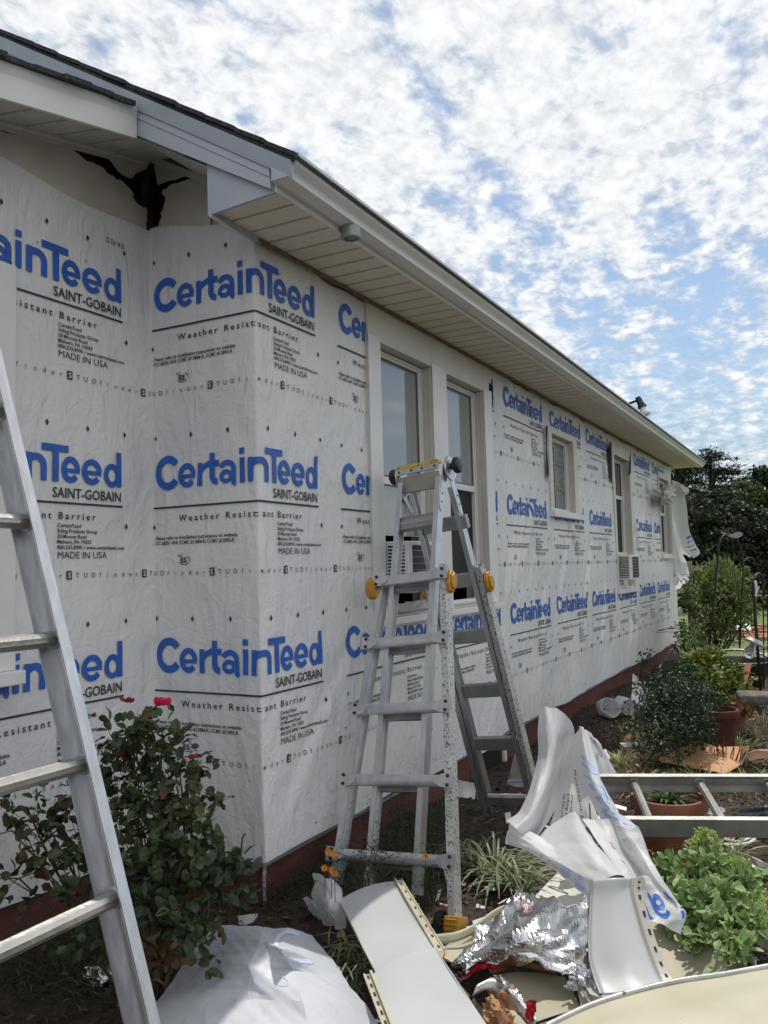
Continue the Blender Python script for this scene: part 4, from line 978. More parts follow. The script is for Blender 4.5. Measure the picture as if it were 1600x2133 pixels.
panel('siding_panel', [(775,2030,.315),(906,1974,.315),(1022,2150,.33),(838,2190,.33)], 'white siding panel overlapping another one, slotted on its left edge', hem=[3], bow=.010, hw=.022)
# bent upright piece
ub = Sheet([[(1233,1834,2.71),(1280,1829,2.69),(1316,1829,2.71)],[(1231,1880,2.67),(1278,1880,2.65),(1314,1862,2.68)],[(1228,1985,2.55),(1290,1985,2.53),(1342,1960,2.58)],[(1240,2040,2.48),(1310,2025,2.48),(1372,2035,2.49)],[(1252,2072,2.43),(1320,2066,2.42),(1392,2058,2.43)]], mode='d', soft=.002)
t = empty('siding_panel', ub.ev([.5], [1.])[0], 'white siding piece standing on end with bent slotted edge, before the crumpled wrap', 'siding panel')
mb = MB(); ub.mesh(mb, 14, 40); mb.build('sheet', PANELW, t, smooth=True, solid=.003)
hm = MB(); E_ = ub.ev(np.ones(24), np.linspace(0, 1, 24)); nx_ = np.array([.8, .25, .35])
st = Sheet([[tuple(p) for p in E_[::3]], [tuple(p+R_*.012+U_*.002-F_*.01) for p in E_[::3]], [tuple(p+R_*.036+U_*.004) for p in E_[::3]]], mode=None); st.P = np.array(st.P)
st.mesh(hm, 24, 6)
for i in range(9):
    p = st.ev([.08+.1*i], [.72])[0]; q = st.ev([.11+.1*i], [.72])[0]; s_ = R_*.006
    hm.prism([p-F_*.002, q-F_*.002, q+s_-F_*.002, p+s_-F_*.002], -F_*.001, 1)
hm.build('nail_strip', [mat('grey_nail_strip', (.42, .41, .36), .5, metal=.2), HOLE], t, solid=.002)
lf = MB(); lf.tube(ub.ev(np.zeros(12), np.linspace(0, 1, 12)), .005, 6); lf.build('edge_fold', GALV, t)
# backs of panels, cream inside
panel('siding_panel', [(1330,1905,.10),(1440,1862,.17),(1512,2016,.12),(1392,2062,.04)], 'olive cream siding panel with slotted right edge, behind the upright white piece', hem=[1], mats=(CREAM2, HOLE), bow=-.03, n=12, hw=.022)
panel('siding_panel', [(1200,2046,.10),(1335,2016,.12),(1368,2050,.10),(1215,2110,.10)], 'small bright cream panel scrap at the foot of the upright white piece', mats=(CREAM, HOLE), cat='siding scrap')
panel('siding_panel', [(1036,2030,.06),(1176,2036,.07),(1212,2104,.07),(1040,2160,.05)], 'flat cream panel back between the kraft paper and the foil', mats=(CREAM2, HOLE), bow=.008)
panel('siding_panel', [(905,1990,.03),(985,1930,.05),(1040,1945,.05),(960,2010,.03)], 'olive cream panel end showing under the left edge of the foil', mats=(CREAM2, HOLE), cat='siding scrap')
panel('siding_panel', [(1100,1884,.06),(1168,1812,.10),(1250,1848,.12),(1215,1905,.06)], 'off-white panel scrap lying behind the foil', mats=(mat('off_white_panel_back', (.55, .55, .50), .5, col2=(.62, .62, .57), scale=4, speck=(14, .70, (.3, .29, .25))), HOLE), cat='siding scrap')
panel('siding_panel', [(985,1918,.04),(1056,1898,.05),(1070,1912,.05),(990,1950,.04)], 'narrow off-white strip beside the yellow ladder foot', mats=(MATS['off_white_panel_back'], HOLE), cat='siding scrap')
# big curved cream panel, bottom right corner
bg = Sheet([[(1130,2150,.20),(1250,2092,.21),(1400,2050,.22),(1520,2030,.22),(1640,2012,.22)],[(1170,2190,.22),(1290,2140,.23),(1420,2105,.24),(1530,2085,.24),(1660,2070,.24)],[(1230,2330,.20),(1330,2300,.22),(1450,2260,.24),(1560,2240,.24),(1700,2220,.24)]], soft=.003, seed=8)
t = empty('siding_panel', bg.ev([.5], [.5])[0], 'wide cream panel with a dark metal rim filling the bottom right corner, in full sun', 'siding panel')
mb = MB(); bg.mesh(mb, 40, 24); mb.build('sheet', CREAM, t, smooth=True, solid=.003)
rm = MB(); E_ = bg.ev(np.linspace(0, 1, 30), np.zeros(30)); rm.tube(E_+np.array([0, 0, .004]), .009, 8); rm.tube(E_+np.array([.0, .014, .002]), .005, 8)
rm.build('rim', ALU_DARK, t, smooth=True)
# curled trim strips
def strip(name, pts, w, m, label, cat='trim strip', wdir=(0, 0, 1), twist=0.):
    C_ = np.array([at(px, py, z=z) for px, py, z in pts]); n = 24; sp = Sheet([[tuple(c) for c in C_], [tuple(c+np.array(wdir)*w+np.array([0, twist*i, 0])) for i, c in enumerate(C_)]], mode=None); sp.P = np.array(sp.P)
    mb = MB(); sp.mesh(mb, n, 4); return tag(mb.build(name, m, loc=C_[0], smooth=True, solid=.003), label, cat)
strip('trim_strip', [(902,1968,.05),(950,1962,.06),(990,1944,.07),(1030,1915,.08),(1062,1900,.08)], .035, CREAM, 'curled cream trim strip between the ladder foot and the foil', wdir=(-.2, .5, .8))
strip('trim_strip', [(905,1985,.03),(955,1976,.03),(985,1958,.04)], .02, CREAM2, 'short dull trim strip lying below a curled cream one', wdir=(-.2, .5, .6))
strip('trim_strip', [(1185,2022,.13),(1215,2070,.13),(1235,2112,.13)], .022, GALV, 'thin grey metal edge at the right of the flat cream panel', wdir=(.8, .1, .2))
strip('flashing', [(983,2076,.15),(1020,2062,.16),(1060,2090,.15),(1110,2150,.13)], .045, ALU_DARK, 'bent grey metal flashing lying across the kraft paper', 'flashing', wdir=(.1, .6, .5))
strip('trim_strip', [(1500,1975,.05),(1540,1990,.04),(1575,2015,.04)], .03, VINYL, 'white trim sliver beside the sedum', wdir=(0, .5, .6))

# --- crumpled foil
fo = Sheet([[(1062,1872,0.143),(1090,1862,0.166),(1120,1868,0.182),(1170,1884,0.166),(1225,1868,0.182)],
            [(1010,1925,0.111),(1060,1915,0.166),(1105,1905,0.213),(1165,1915,0.205),(1228,1925,0.182)],
            [(968,1978,0.088),(1030,1955,0.150),(1095,1950,0.221),(1160,1960,0.213),(1226,1980,0.166)],
            [(938,2006,0.072),(1000,1996,0.119),(1075,1990,0.166),(1145,2000,0.166),(1228,2025,0.127)],
            [(962,2022,0.049),(1010,2008,0.096),(1075,1988,0.135),(1150,2020,0.127),(1246,2062,0.088)]], crumple=.0045, freq=9, seed=12)
fo.fac = (np.random.default_rng(33).normal(size=(13, 13)), .014)
t = empty('foil_insulation', fo.ev([.5], [.5])[0]-np.array([0, 0, .1]), 'crumpled silver foil insulation with brown paper backing, in sun in the middle of the pile', 'foil')
mb = MB(); fo.mesh(mb, 46, 40, ragged=.012, seed=3); mb.build('foil_sheet', FOIL, t)
kb = MB(); q = Sheet([[(1050,1880,.12),(1066,1866,.16),(1080,1880,.16)],[(1056,1894,.10),(1068,1890,.12),(1085,1905,.13)],[(1066,1908,.08),(1080,1908,.09),(1095,1912,.1)]], crumple=.008, freq=6, seed=5); q.mesh(kb, 10, 10, ragged=.05); kb.build('paper_backing', KRAFT, t); kb = MB()
q = Sheet([[(1012,2010,.09),(1075,1992,.125),(1150,2022,.115)],[(1018,2022,.05),(1078,2004,.09),(1165,2034,.07)],[(1022,2030,.03),(1080,2015,.05),(1170,2044,.04)]], crumple=.006, freq=7, seed=6); q.mesh(kb, 20, 8, ragged=.03)
kb.build('paper_backing', KRAFT, t)
mb = MB(); q = Sheet([[(1176,2018,.16),(1205,2010,.18),(1238,2022,.18)],[(1180,2040,.13),(1212,2035,.16),(1246,2050,.15)],[(1186,2066,.10),(1222,2064,.12),(1258,2070,.11)]], crumple=.013, freq=9, seed=15); q.mesh(mb, 18, 18, ragged=.03)
tag(mb.build('foil_scrap', FOIL, loc=q.ev([.5],[.5])[0]), 'smaller wad of silver foil tucked left of the upright white piece', 'foil')
mb = MB(); q = Sheet([[(1072,1868,.22),(1085,1858,.25),(1102,1866,.24)],[(1068,1884,.22),(1086,1876,.27),(1110,1884,.24)],[(1078,1900,.2),(1096,1896,.23),(1116,1900,.21)]], crumple=.012, freq=11, seed=25); q.mesh(mb, 16, 16, ragged=.04)
tag(mb.build('foil_scrap', mat('pinkish_foil', (.72, .62, .62), .25, metal=1., bump=.5, bscale=90), loc=q.ev([.5],[.5])[0]), 'pinkish crumpled foil tip at the top of the foil pile', 'foil')
mb = MB(); q = Sheet([[(462,0,0)]*3]*3, mode='z') if False else Sheet([[(165,2026,.05),(200,2012,.08),(236,2022,.06)],[(180,2042,.05),(210,2034,.08),(236,2036,.06)],[(196,2062,.05),(215,2050,.07),(232,2044,.05)]], crumple=.01, freq=9, seed=31); q.mesh(mb, 14, 12, ragged=.05)
tag(mb.build('foil_scrap', FOIL, loc=q.ev([.5],[.5])[0]), 'little scrap of silver foil under the rose bush', 'foil')
# --- brown and red paper
t = empty('kraft_paper', at(1040, 2090, z=.08), 'torn brown kraft paper with shiny creased edges beside the flat cream panel', 'paper')
mb = MB()
for i, net in enumerate(([[(1004,2052,.12),(1040,2040,.15),(1072,2066,.15)],[(1018,2078,.13),(1052,2072,.17),(1086,2092,.14)],[(1010,2100,.12),(1050,2104,.15),(1100,2120,.12)]],
                         [[(1000,2090,.15),(1032,2084,.17),(1060,2106,.16)],[(1005,2120,.13),(1040,2118,.17),(1076,2130,.14)],[(1010,2160,.1),(1050,2160,.14),(1100,2165,.1)]])):
    q = Sheet(net, crumple=.014, freq=8, seed=40+i); q.mesh(mb, 18, 16, ragged=.04, seed=i)
mb.build('paper', KRAFT, t)
mb = MB(); q = Sheet([[(1024,2038,.17),(1044,2036,.19),(1062,2060,.19)],[(1032,2050,.16),(1052,2052,.2),(1080,2070,.2)],[(1052,2062,.16),(1072,2070,.18),(1090,2094,.17)]], crumple=.01, freq=9, seed=48); q.mesh(mb, 14, 12, ragged=.05); mb.build('foil_edge', FOIL, t)
mb = MB(); q = Sheet([[(1100,2085,.20),(1110,2080,.22),(1120,2086,.21)],[(1094,2108,.16),(1106,2106,.18),(1117,2108,.17)],[(1088,2126,.12),(1100,2130,.14),(1108,2124,.13)]], crumple=.005, freq=7, seed=50); q.mesh(mb, 12, 14, ragged=.06)
tag(mb.build('paper_scrap', REDP, loc=q.ev([.5],[.8])[0]), 'bright red printed paper scrap standing up from the flat cream panel', 'paper')
mb = MB(); q = Sheet([[(962,2030,.05),(1000,2008,.10),(1052,2016,.10)],[(972,2036,.04),(1005,2020,.07),(1050,2026,.07)]], crumple=.006, freq=8, seed=51); q.mesh(mb, 20, 6, ragged=.05)
tag(mb.build('paper_scrap', REDP, loc=q.ev([.5],[.8])[0]), 'dark red paper strip along the lower edge of the foil', 'paper')
for i, (net, lab) in enumerate((([[(690,1945,.05),(712,1938,.06),(722,1950,.05)],[(700,1958,.05),(716,1956,.06),(730,1970,.04)]], 'brown scrap between the two white siding panels and the plastic sheet'), ([[(888,1918,.05),(905,1910,.06),(922,1914,.05)],[(890,1930,.04),(906,1926,.05),(924,1932,.04)]], 'tan scrap beside the wheel of the stepladder'))):
    mb = MB(); q = Sheet(net, crumple=.004, freq=5, seed=60+i); q.mesh(mb, 10, 8, ragged=.06); tag(mb.build('paper_scrap', KRAFT2, loc=q.ev([.5],[.5])[0]), lab, 'paper')
mb = MB(); q = Sheet([[(1372,1582,.06),(1420,1558,.09),(1458,1546,.14),(1500,1558,.12),(1562,1556,.10)],[(1378,1588,.05),(1430,1574,.08),(1470,1566,.11),(1510,1575,.09),(1556,1572,.07)],[(1400,1592,.04),(1445,1600,.05),(1490,1608,.06),(1512,1612,.05),(1545,1592,.04)]], crumple=.004, freq=5, seed=70, soft=.004); q.mesh(mb, 30, 16, ragged=.012)
tag(mb.build('cardboard_sheet', KRAFT2, loc=q.ev([.5],[.5])[0], solid=.004), 'large torn tan cardboard sheet lying in sun above the flat ladder', 'cardboard')
mb = MB(); q = Sheet([[(1556,1570,.06),(1580,1560,.09),(1625,1562,.08)],[(1560,1584,.05),(1585,1580,.06),(1630,1584,.06)]], crumple=.004, freq=5, seed=71); q.mesh(mb, 14, 8, ragged=.03)
tag(mb.build('cardboard_sheet', KRAFT2, loc=q.ev([.5],[.5])[0], solid=.004), 'smaller tan cardboard piece at the right edge past the large one', 'cardboard')
for i, (net, lab) in enumerate((([[(1545,1462,.3),(1556,1458,.34),(1570,1462,.32)],[(1544,1480,.2),(1556,1478,.24),(1572,1482,.22)],[(1546,1498,.1),(1556,1492,.12),(1570,1492,.1)]], 'orange-brown crumpled paper hanging below the concrete slab'), ([[(1306,1476,.10),(1320,1464,.16),(1342,1470,.14)],[(1308,1486,.05),(1322,1484,.08),(1348,1488,.06)]], 'crumpled brown paper next to the white roll at the foundation'))):
    mb = MB(); q = Sheet(net, crumple=.02, freq=9, seed=80+i); q.mesh(mb, 14, 14, ragged=.05); tag(mb.build('paper_scrap', KRAFT2 if i == 0 else KRAFT, loc=q.ev([.5],[.8])[0]), lab, 'paper')
strip('paper_scrap', [(1281,1502,.12),(1288,1515,.06),(1297,1531,.02)], .03, KRAFT2, 'thin orange sliver of cardboard on the mulch', 'paper', wdir=(.5, .2, .2))

# --- heap of old wrap thrown over the end of the flat ladder
t = empty('wrap_heap', at(1230, 1890, z=.0), 'tall crumpled heap of torn white house wrap thrown over the end of the flat ladder', 'house wrap')
mb = MB()
def hs(net, nu=24, nv=30, crumple=.0025, soft=.004, freq=7, seed=1):
    q = Sheet(net, mode='d', crumple=crumple, soft=soft, freq=freq, seed=seed); q.lin = .35; q.fac = (np.random.default_rng(seed+50).normal(size=(6, 6)), .004); q.mesh(mb, nu, nv); return q
a = hs([[(1120,1480,3.62),(1135,1472,3.52),(1160,1474,3.50),(1180,1488,3.56),(1198,1516,3.70)],
        [(1120,1520,3.60),(1138,1520,3.44),(1160,1525,3.42),(1178,1535,3.50),(1192,1548,3.66)],
        [(1121,1575,3.52),(1134,1580,3.36),(1152,1588,3.36),(1166,1595,3.46),(1176,1600,3.6)],
        [(1106,1640,3.40),(1120,1645,3.24),(1138,1652,3.24),(1154,1660,3.36),(1162,1668,3.5)],
        [(1082,1690,3.32),(1098,1695,3.14),(1115,1708,3.16),(1125,1722,3.3),(1130,1735,3.42)],
        [(1056,1712,3.3),(1070,1722,3.1),(1085,1738,3.1),(1098,1752,3.2),(1105,1765,3.3)]], 26, 50, seed=2)
for i, b in enumerate(('CertainTeed', 'Siding Products Group', '20 Moores Road')): a.text(mb, text2d(b, 1, .12), (.86-.09*i, .12), (-.10, .14), (-.55, -.08), 3)
a.text(mb, text2d('800.233.8991', 1, .14), (.75, .52), (-.42, .20), (0, -.12), 3)
b_ = hs([[(1178,1560,3.64),(1192,1535,3.66),(1206,1520,3.66)],[(1164,1620,3.56),(1188,1612,3.60),(1212,1605,3.58)],[(1160,1665,3.48),(1195,1668,3.52),(1232,1665,3.5)],[(1150,1715,3.40),(1200,1722,3.44),(1255,1725,3.4)]], 16, 24, .001, .002, seed=3)
b_.text(mb, text2d('Resistant Barrier', 1, .085), (.70, .30), (-.12, .95), (.75, .30), 2)
b_.text(mb, text2d('CertainTeed', 1, .16), (.40, .60), (-.05, .5), (.45, .0), 2); b_.text(mb, text2d('Siding Products', 1, .13), (.30, .58), (-.05, .6), (.45, .0), 2); b_.text(mb, text2d('20 Moores Road', 1, .13), (.20, .58), (-.05, .55), (.45, .0), 2)
b_.text(mb, (np.array([(0,0),(1,0),(1,.05),(0,.05)]), [[0,1,2,3]]), (.90, .72), (-.10, .22), (.6, 0), 2)
c_ = hs([[(1204,1512,3.62),(1212,1514,3.56),(1222,1522,3.58)],[(1202,1560,3.56),(1222,1565,3.46),(1246,1590,3.5)],[(1206,1612,3.46),(1236,1622,3.34),(1262,1640,3.40)],[(1226,1662,3.32),(1262,1668,3.20),(1284,1690,3.28)],[(1256,1722,3.16),(1298,1718,3.02),(1330,1728,3.12)],[(1300,1782,2.98),(1338,1776,2.86),(1356,1788,2.98)],[(1342,1836,2.86),(1372,1832,2.76),(1384,1836,2.86)],[(1398,1880,2.78),(1412,1884,2.70),(1426,1900,2.78)]], 18, 56, .0018, .003, seed=4)
logo_on(c_, mb, (.30, .56), .45, .0, 3) if False else None
for i, ch in enumerate('nTeed'):
    for t2 in glyph(ch, .62): c_.text(mb, t2, (.15, .17+.075*i), (.0, .10), (.95, .06), 4)
for i, b in enumerate(('800.233.8990', 'MADE IN USA')): c_.text(mb, text2d(b, 1, .08), (.75, .66+.03*i), (-.55, .01), (.05, -.35), 3)
c_.text(mb, text2d('Resistant', 1, .10), (.9, .60), (-.6, .0), (0, -.3), 3)
d_ = hs([[(1206,1512,3.66),(1226,1524,3.66),(1243,1540,3.66)],[(1222,1560,3.6),(1246,1566,3.62),(1262,1572,3.62)],[(1240,1612,3.56),(1262,1612,3.58),(1284,1612,3.58)]], 12, 16, .001, .001, seed=5)
d_.text(mb, text2d('25 324', 1, .22), (.22, .20), (.40, .12), (-.1, -.6), 2); d_.text(mb, text2d('15:55', 1, .22), (.30, .30), (.36, .12), (-.1, -.6), 2)
d_.text(mb, text2d('T', None, .18), (.30, .66), (.5, .3), (.15, -.6), 2)
d_.text(mb, stroke(np.array([(0,0),(.16,0),(.16,.16),(0,.16),(0,0)], float), .015), (.52, .55), (.9, .3), (.2, -.8), 2); d_.text(mb, text2d('S', None, .10), (.56, .54), (.9, .3), (.2, -.8), 2)
e_ = hs([[(1062,1716,3.22),(1110,1738,3.10),(1150,1762,3.02),(1190,1786,2.94),(1236,1846,2.82)],[(1058,1730,3.18),(1105,1756,3.02),(1146,1786,2.94),(1188,1815,2.86),(1234,1862,2.76)],[(1055,1758,3.18),(1098,1772,3.04),(1140,1800,2.96),(1184,1834,2.88),(1230,1872,2.78)]], 40, 18, .002, .002, seed=6)
for i, ch in enumerate('NIABO'): e_.text(mb, text2d(ch, None, .32), (.18+.085*(i+1), .92), (-.16, .0), (.02, -1.0), 3)
for i, ch in enumerate('eed'):
    for t2 in glyph(ch, .42): e_.text(mb, t2, (.60+.17*(i+.9), .95), (-.30, -.1), (.03, -1.6), 4)
f_ = hs([[(1096,1766,3.1),(1135,1728,3.2),(1168,1706,3.24),(1196,1690,3.2),(1212,1706,3.16)],[(1130,1778,3.0),(1165,1750,3.04),(1192,1735,3.02),(1216,1725,3.02),(1228,1732,3.06)],[(1170,1800,2.88),(1200,1785,2.88),(1226,1775,2.86),(1250,1770,2.86),(1262,1776,2.92)],[(1232,1836,2.76),(1250,1832,2.74),(1268,1828,2.72),(1286,1826,2.72),(1304,1826,2.78)]], 24, 30, .002, .003, seed=7)
g_ = hs([[(1212,1706,3.14),(1240,1705,3.12),(1268,1706,3.1)],[(1240,1745,3.02),(1270,1752,3.0),(1302,1775,2.98)],[(1275,1795,2.88),(1310,1805,2.88),(1345,1828,2.86)],[(1304,1832,2.80),(1345,1845,2.80),(1395,1872,2.80)]], 18, 30, .001, .002, seed=8)
g_.text(mb, stroke(np.array([(0,0),(.10,0),(.10,.10),(0,.10),(0,0)], float), .01), (.40, .45), (.9, .0), (.1, -.8), 2); g_.text(mb, text2d('S', None, .06), (.42, .44), (.9, 0), (.1, -.8), 2)
g_.text(mb, text2d('r', None, .07), (.62, .49), (.9, .05), (.1, -.8), 2); g_.text(mb, text2d('N', None, .07), (.35, .66), (.9, .05), (.1, -.8), 2)
g_.text(mb, text2d('ISI', 1, .28), (.72, .95), (-.45, .10), (.05, -.34), 2)
h_ = hs([[(1316,1830,2.80),(1345,1826,2.78),(1372,1836,2.78)],[(1322,1860,2.76),(1362,1858,2.74),(1396,1866,2.74)],[(1330,1905,2.70),(1375,1900,2.68),(1428,1900,2.70)],[(1338,1918,2.66),(1378,1926,2.64),(1416,1946,2.66)]], 22, 26, .0012, .002, seed=9)
for i, ch in enumerate('tai'):
    for t2 in glyph(ch, .60): h_.text(mb, t2, (.99-.40*i, .24+.09*i), (-.52, .16), (.22, .80), 1)
h_.text(mb, (np.array([(0,0),(1,0),(1,.06),(0,.06)]), [[0,1,2,3]]), (.10, .16), (.5, -.13), (.0, .5), 2)
mb.build('crumpled_sheet', [HEAP, BLUE, BLACK, GREY_PRINT, PALE_BLUE], t, autosmooth=22)

# --- small wrap scraps, white bits near the wall
mb = MB(); q = Sheet([[(655,1818,.22),(672,1824,.25),(690,1836,.24),(716,1858,.20)],[(652,1850,.16),(676,1848,.24),(698,1860,.23),(715,1880,.18)],[(656,1885,.12),(676,1890,.20),(698,1895,.19),(714,1905,.14)],[(664,1915,.06),(684,1930,.10),(702,1938,.1),(716,1932,.06)]], crumple=.006, freq=5, seed=90, soft=.008); q.mesh(mb, 22, 24)
q2 = Sheet([[(630,1872,.16),(640,1868,.18),(655,1880,.16)],[(642,1895,.10),(655,1890,.14),(668,1905,.10)],[(652,1918,.05),(664,1914,.08),(672,1925,.05)]], crumple=.003, freq=4, seed=91); q2.mesh(mb, 10, 12)
tag(mb.build('wrap_scrap', HEAP, loc=q.ev([.5],[.9])[0], autosmooth=50), 'twisted white wrap scrap left of the white siding panels', 'house wrap')
mb = MB(); q = Sheet([[(495,1908,.08),(515,1905,.09),(537,1903,.08)],[(497,1926,.06),(515,1926,.07),(536,1926,.06)]], crumple=.002, seed=92); q.mesh(mb, 6, 6)
tag(mb.build('wrap_scrap', HEAP, loc=q.ev([.5],[.5])[0]), 'small white scrap behind the top edge of the plastic sheet', 'house wrap')
mb = MB(); q = Sheet([[(1075,1556,.42),(1092,1552,.42)],[(1062,1610,.20),(1104,1612,.20)],[(1056,1634,.12),(1105,1642,.10)]], seed=93, soft=.004); q.mesh(mb, 10, 12)
q.text(mb, (np.array([(0,0),(1,.12),(1,.32),(0,.2)]), [[0,1,2,3]]), (.15, .88), (.62, .0), (0, -.5), 1)
tag(mb.build('wrap_scrap', [VINYL, PALE_BLUE], loc=q.ev([.5],[1.])[0], solid=.003), 'white scrap with a pale blue patch propped behind the rear ladder leg', 'house wrap')
for i, (net, lab) in enumerate((([[(955,1625,.12),(990,1630,.14)],[(952,1690,.03),(990,1684,.03)]], 'white board piece lying behind the front ladder leg'), ([[(992,1652,.10),(1100,1656,.10)],[(994,1664,.08),(1100,1668,.08)]], 'long thin white board under the rear step of the stepladder'), ([[(1318,1402,.28),(1344,1420,.26)],[(1316,1440,.16),(1362,1448,.14)],[(1314,1470,.05),(1364,1478,.04)]], 'white board standing between foundation and glossy shrub'), ([[(1396,1352,.5),(1412,1350,.5)],[(1384,1376,.34),(1440,1382,.32)]], 'white board tip showing above the glossy shrub'), ([[(1228,1570,.08),(1262,1560,.10)],[(1236,1586,.05),(1275,1580,.05)]], 'pale grey scrap on the grass left of the cardboard'), ([[(1290,1548,.06),(1345,1545,.09)],[(1300,1556,.04),(1352,1556,.05)]], 'thin pale board on the mulch behind the flat ladder'), ([[(48,1745,.20),(62,1742,.2)],[(20,1790,.12),(88,1800,.12)],[(0,1880,.03),(105,1850,.03)]], 'grey board leaning on the set-back wall behind the bush'), ([[(1060,1850,.02),(1130,1846,.02)],[(1062,1856,.02),(1130,1853,.02)]], 'thin white splinter on the soil by the ladder foot'), ([[(1545,1372,.22),(1600,1358,.25)],[(1545,1395,.05),(1605,1395,.05)]], 'white sheet on the ground under the black tub'), ([[(1530,1302,.12),(1562,1300,.14)],[(1528,1312,.05),(1566,1312,.05)]], 'bright white sheet on the far lawn'))):
    mb = MB(); q = Sheet(net, seed=100+i, soft=.003); q.mesh(mb, 10, 10, ragged=.02, seed=i); tag(mb.build('white_board', VINYL if i not in (4, 6) else MATS['off_white_panel_back'], loc=q.ev([.5],[.9])[0], solid=.004), lab, 'board')
t = empty('white_roll', at(1285, 1486, z=.06), 'white crumpled roll of sheeting against the red foundation', 'roll')
mb = MB(); c = at(1283, 1470, z=.15)
r = np.random.default_rng(95)
for cc, L_, rr_, ax in ((c+np.array([-.05, -.10, -.01]), .16, .085, np.array([.55, -.75, .25])), (c+np.array([.06, .04, .0]), .14, .080, np.array([.75, -.5, -.1]))):
    ax = ax/np.linalg.norm(ax); A1 = np.cross(ax, (0, 0, 1.)); A1 /= np.linalg.norm(A1); A2 = np.cross(ax, A1); TT = np.linspace(0, 2*math.pi, 33); k = r.uniform(0, 6, 4)
    def ring(h, q): return [cc+ax*h+(A1*math.cos(a_)+A2*math.sin(a_))*q*(1+.10*math.sin(2*a_+k[0])+.06*math.sin(5*a_+k[1]+h*9)) for a_ in TT]
    mb.grid(np.array([ring(-L_*.5, .01), ring(-L_*.48, rr_*.6), ring(-L_*.38, rr_*.95), ring(0, rr_*.97), ring(L_*.5, rr_), ring(L_*.49, rr_*.92), ring(L_*.1, rr_*.85), ring(-L_*.1, rr_*.4)]))
mb.build('sheeting', HEAP, t, smooth=True)

# --- loose flap at the far corner of the house (part of the wrap)
fp = MB()
f1_ = Sheet([[(1397,1008,10.22),(1410,1006,10.2),(1420,1008,10.1)],[(1396,1045,10.2),(1415,1050,9.9),(1428,1048,9.8)],[(1398,1090,10.2),(1420,1100,9.8),(1434,1100,9.7)],[(1408,1130,10.1),(1428,1135,9.75),(1446,1132,9.65)],[(1418,1150,10.0),(1436,1156,9.8),(1458,1152,9.7)],[(1424,1152,10.0),(1440,1160,9.85),(1444,1162,9.8)]], mode='y', crumple=.012, freq=4, seed=110, soft=.01)
f1_.mesh(fp, 20, 40); 
for i, ch in enumerate('ertain'):
    for t2 in glyph(ch, .45): f1_.text(fp, t2, (.97-.02*i, .48+.068*i), (-.06, .08), (-.75, .03), 1)
f2_ = Sheet([[(1396,1080,10.23),(1404,1095,10.23),(1412,1120,10.2)],[(1396,1120,10.23),(1410,1140,10.1),(1424,1160,10.1)],[(1396,1170,10.23),(1414,1176,10.0),(1432,1178,10.0)],[(1398,1210,10.23),(1412,1208,10.0),(1436,1208,10.0)],[(1400,1240,10.23),(1408,1232,10.1),(1416,1226,10.1)]], mode='y', crumple=.008, freq=4, seed=111, soft=.01)
f2_.mesh(fp, 16, 30)
for i, ch in enumerate('CE'): f2_.text(fp, text2d(ch, None, .22, bold=.03), (.15+.26*i, .72+.09*i), (.9, .35), (.3, -.5), 4)
f3_ = Sheet([[(1400,1000,10.2),(1418,1008,10.1),(1434,1016,10.0)],[(1402,1016,10.15),(1420,1022,9.9),(1436,1026,9.9)],[(1412,1032,10.15),(1424,1032,10.0),(1432,1028,10.0)]], mode='y', crumple=.01, freq=5, seed=112); f3_.mesh(fp, 14, 12)
fp.build('wrap_flap', [HEAP, BLUE, BLACK, GREY_PRINT, PALE_BLUE], house, autosmooth=50)
pl_ = MB(); q = Sheet([[(1370,1022,.10),(1384,1014,.16),(1396,1010,.12)],[(1374,1036,.12),(1386,1034,.22),(1398,1030,.16)],[(1376,1044,.08),(1386,1052,.14),(1396,1048,.1)]], mode='x', crumple=.05, freq=9, seed=113); q.mesh(pl_, 18, 18, ragged=.05)
pl_.build('bunched_wrap', mat('dusty_clear_plastic', (.42, .42, .38), .4, col2=(.55, .55, .5), scale=20), house)

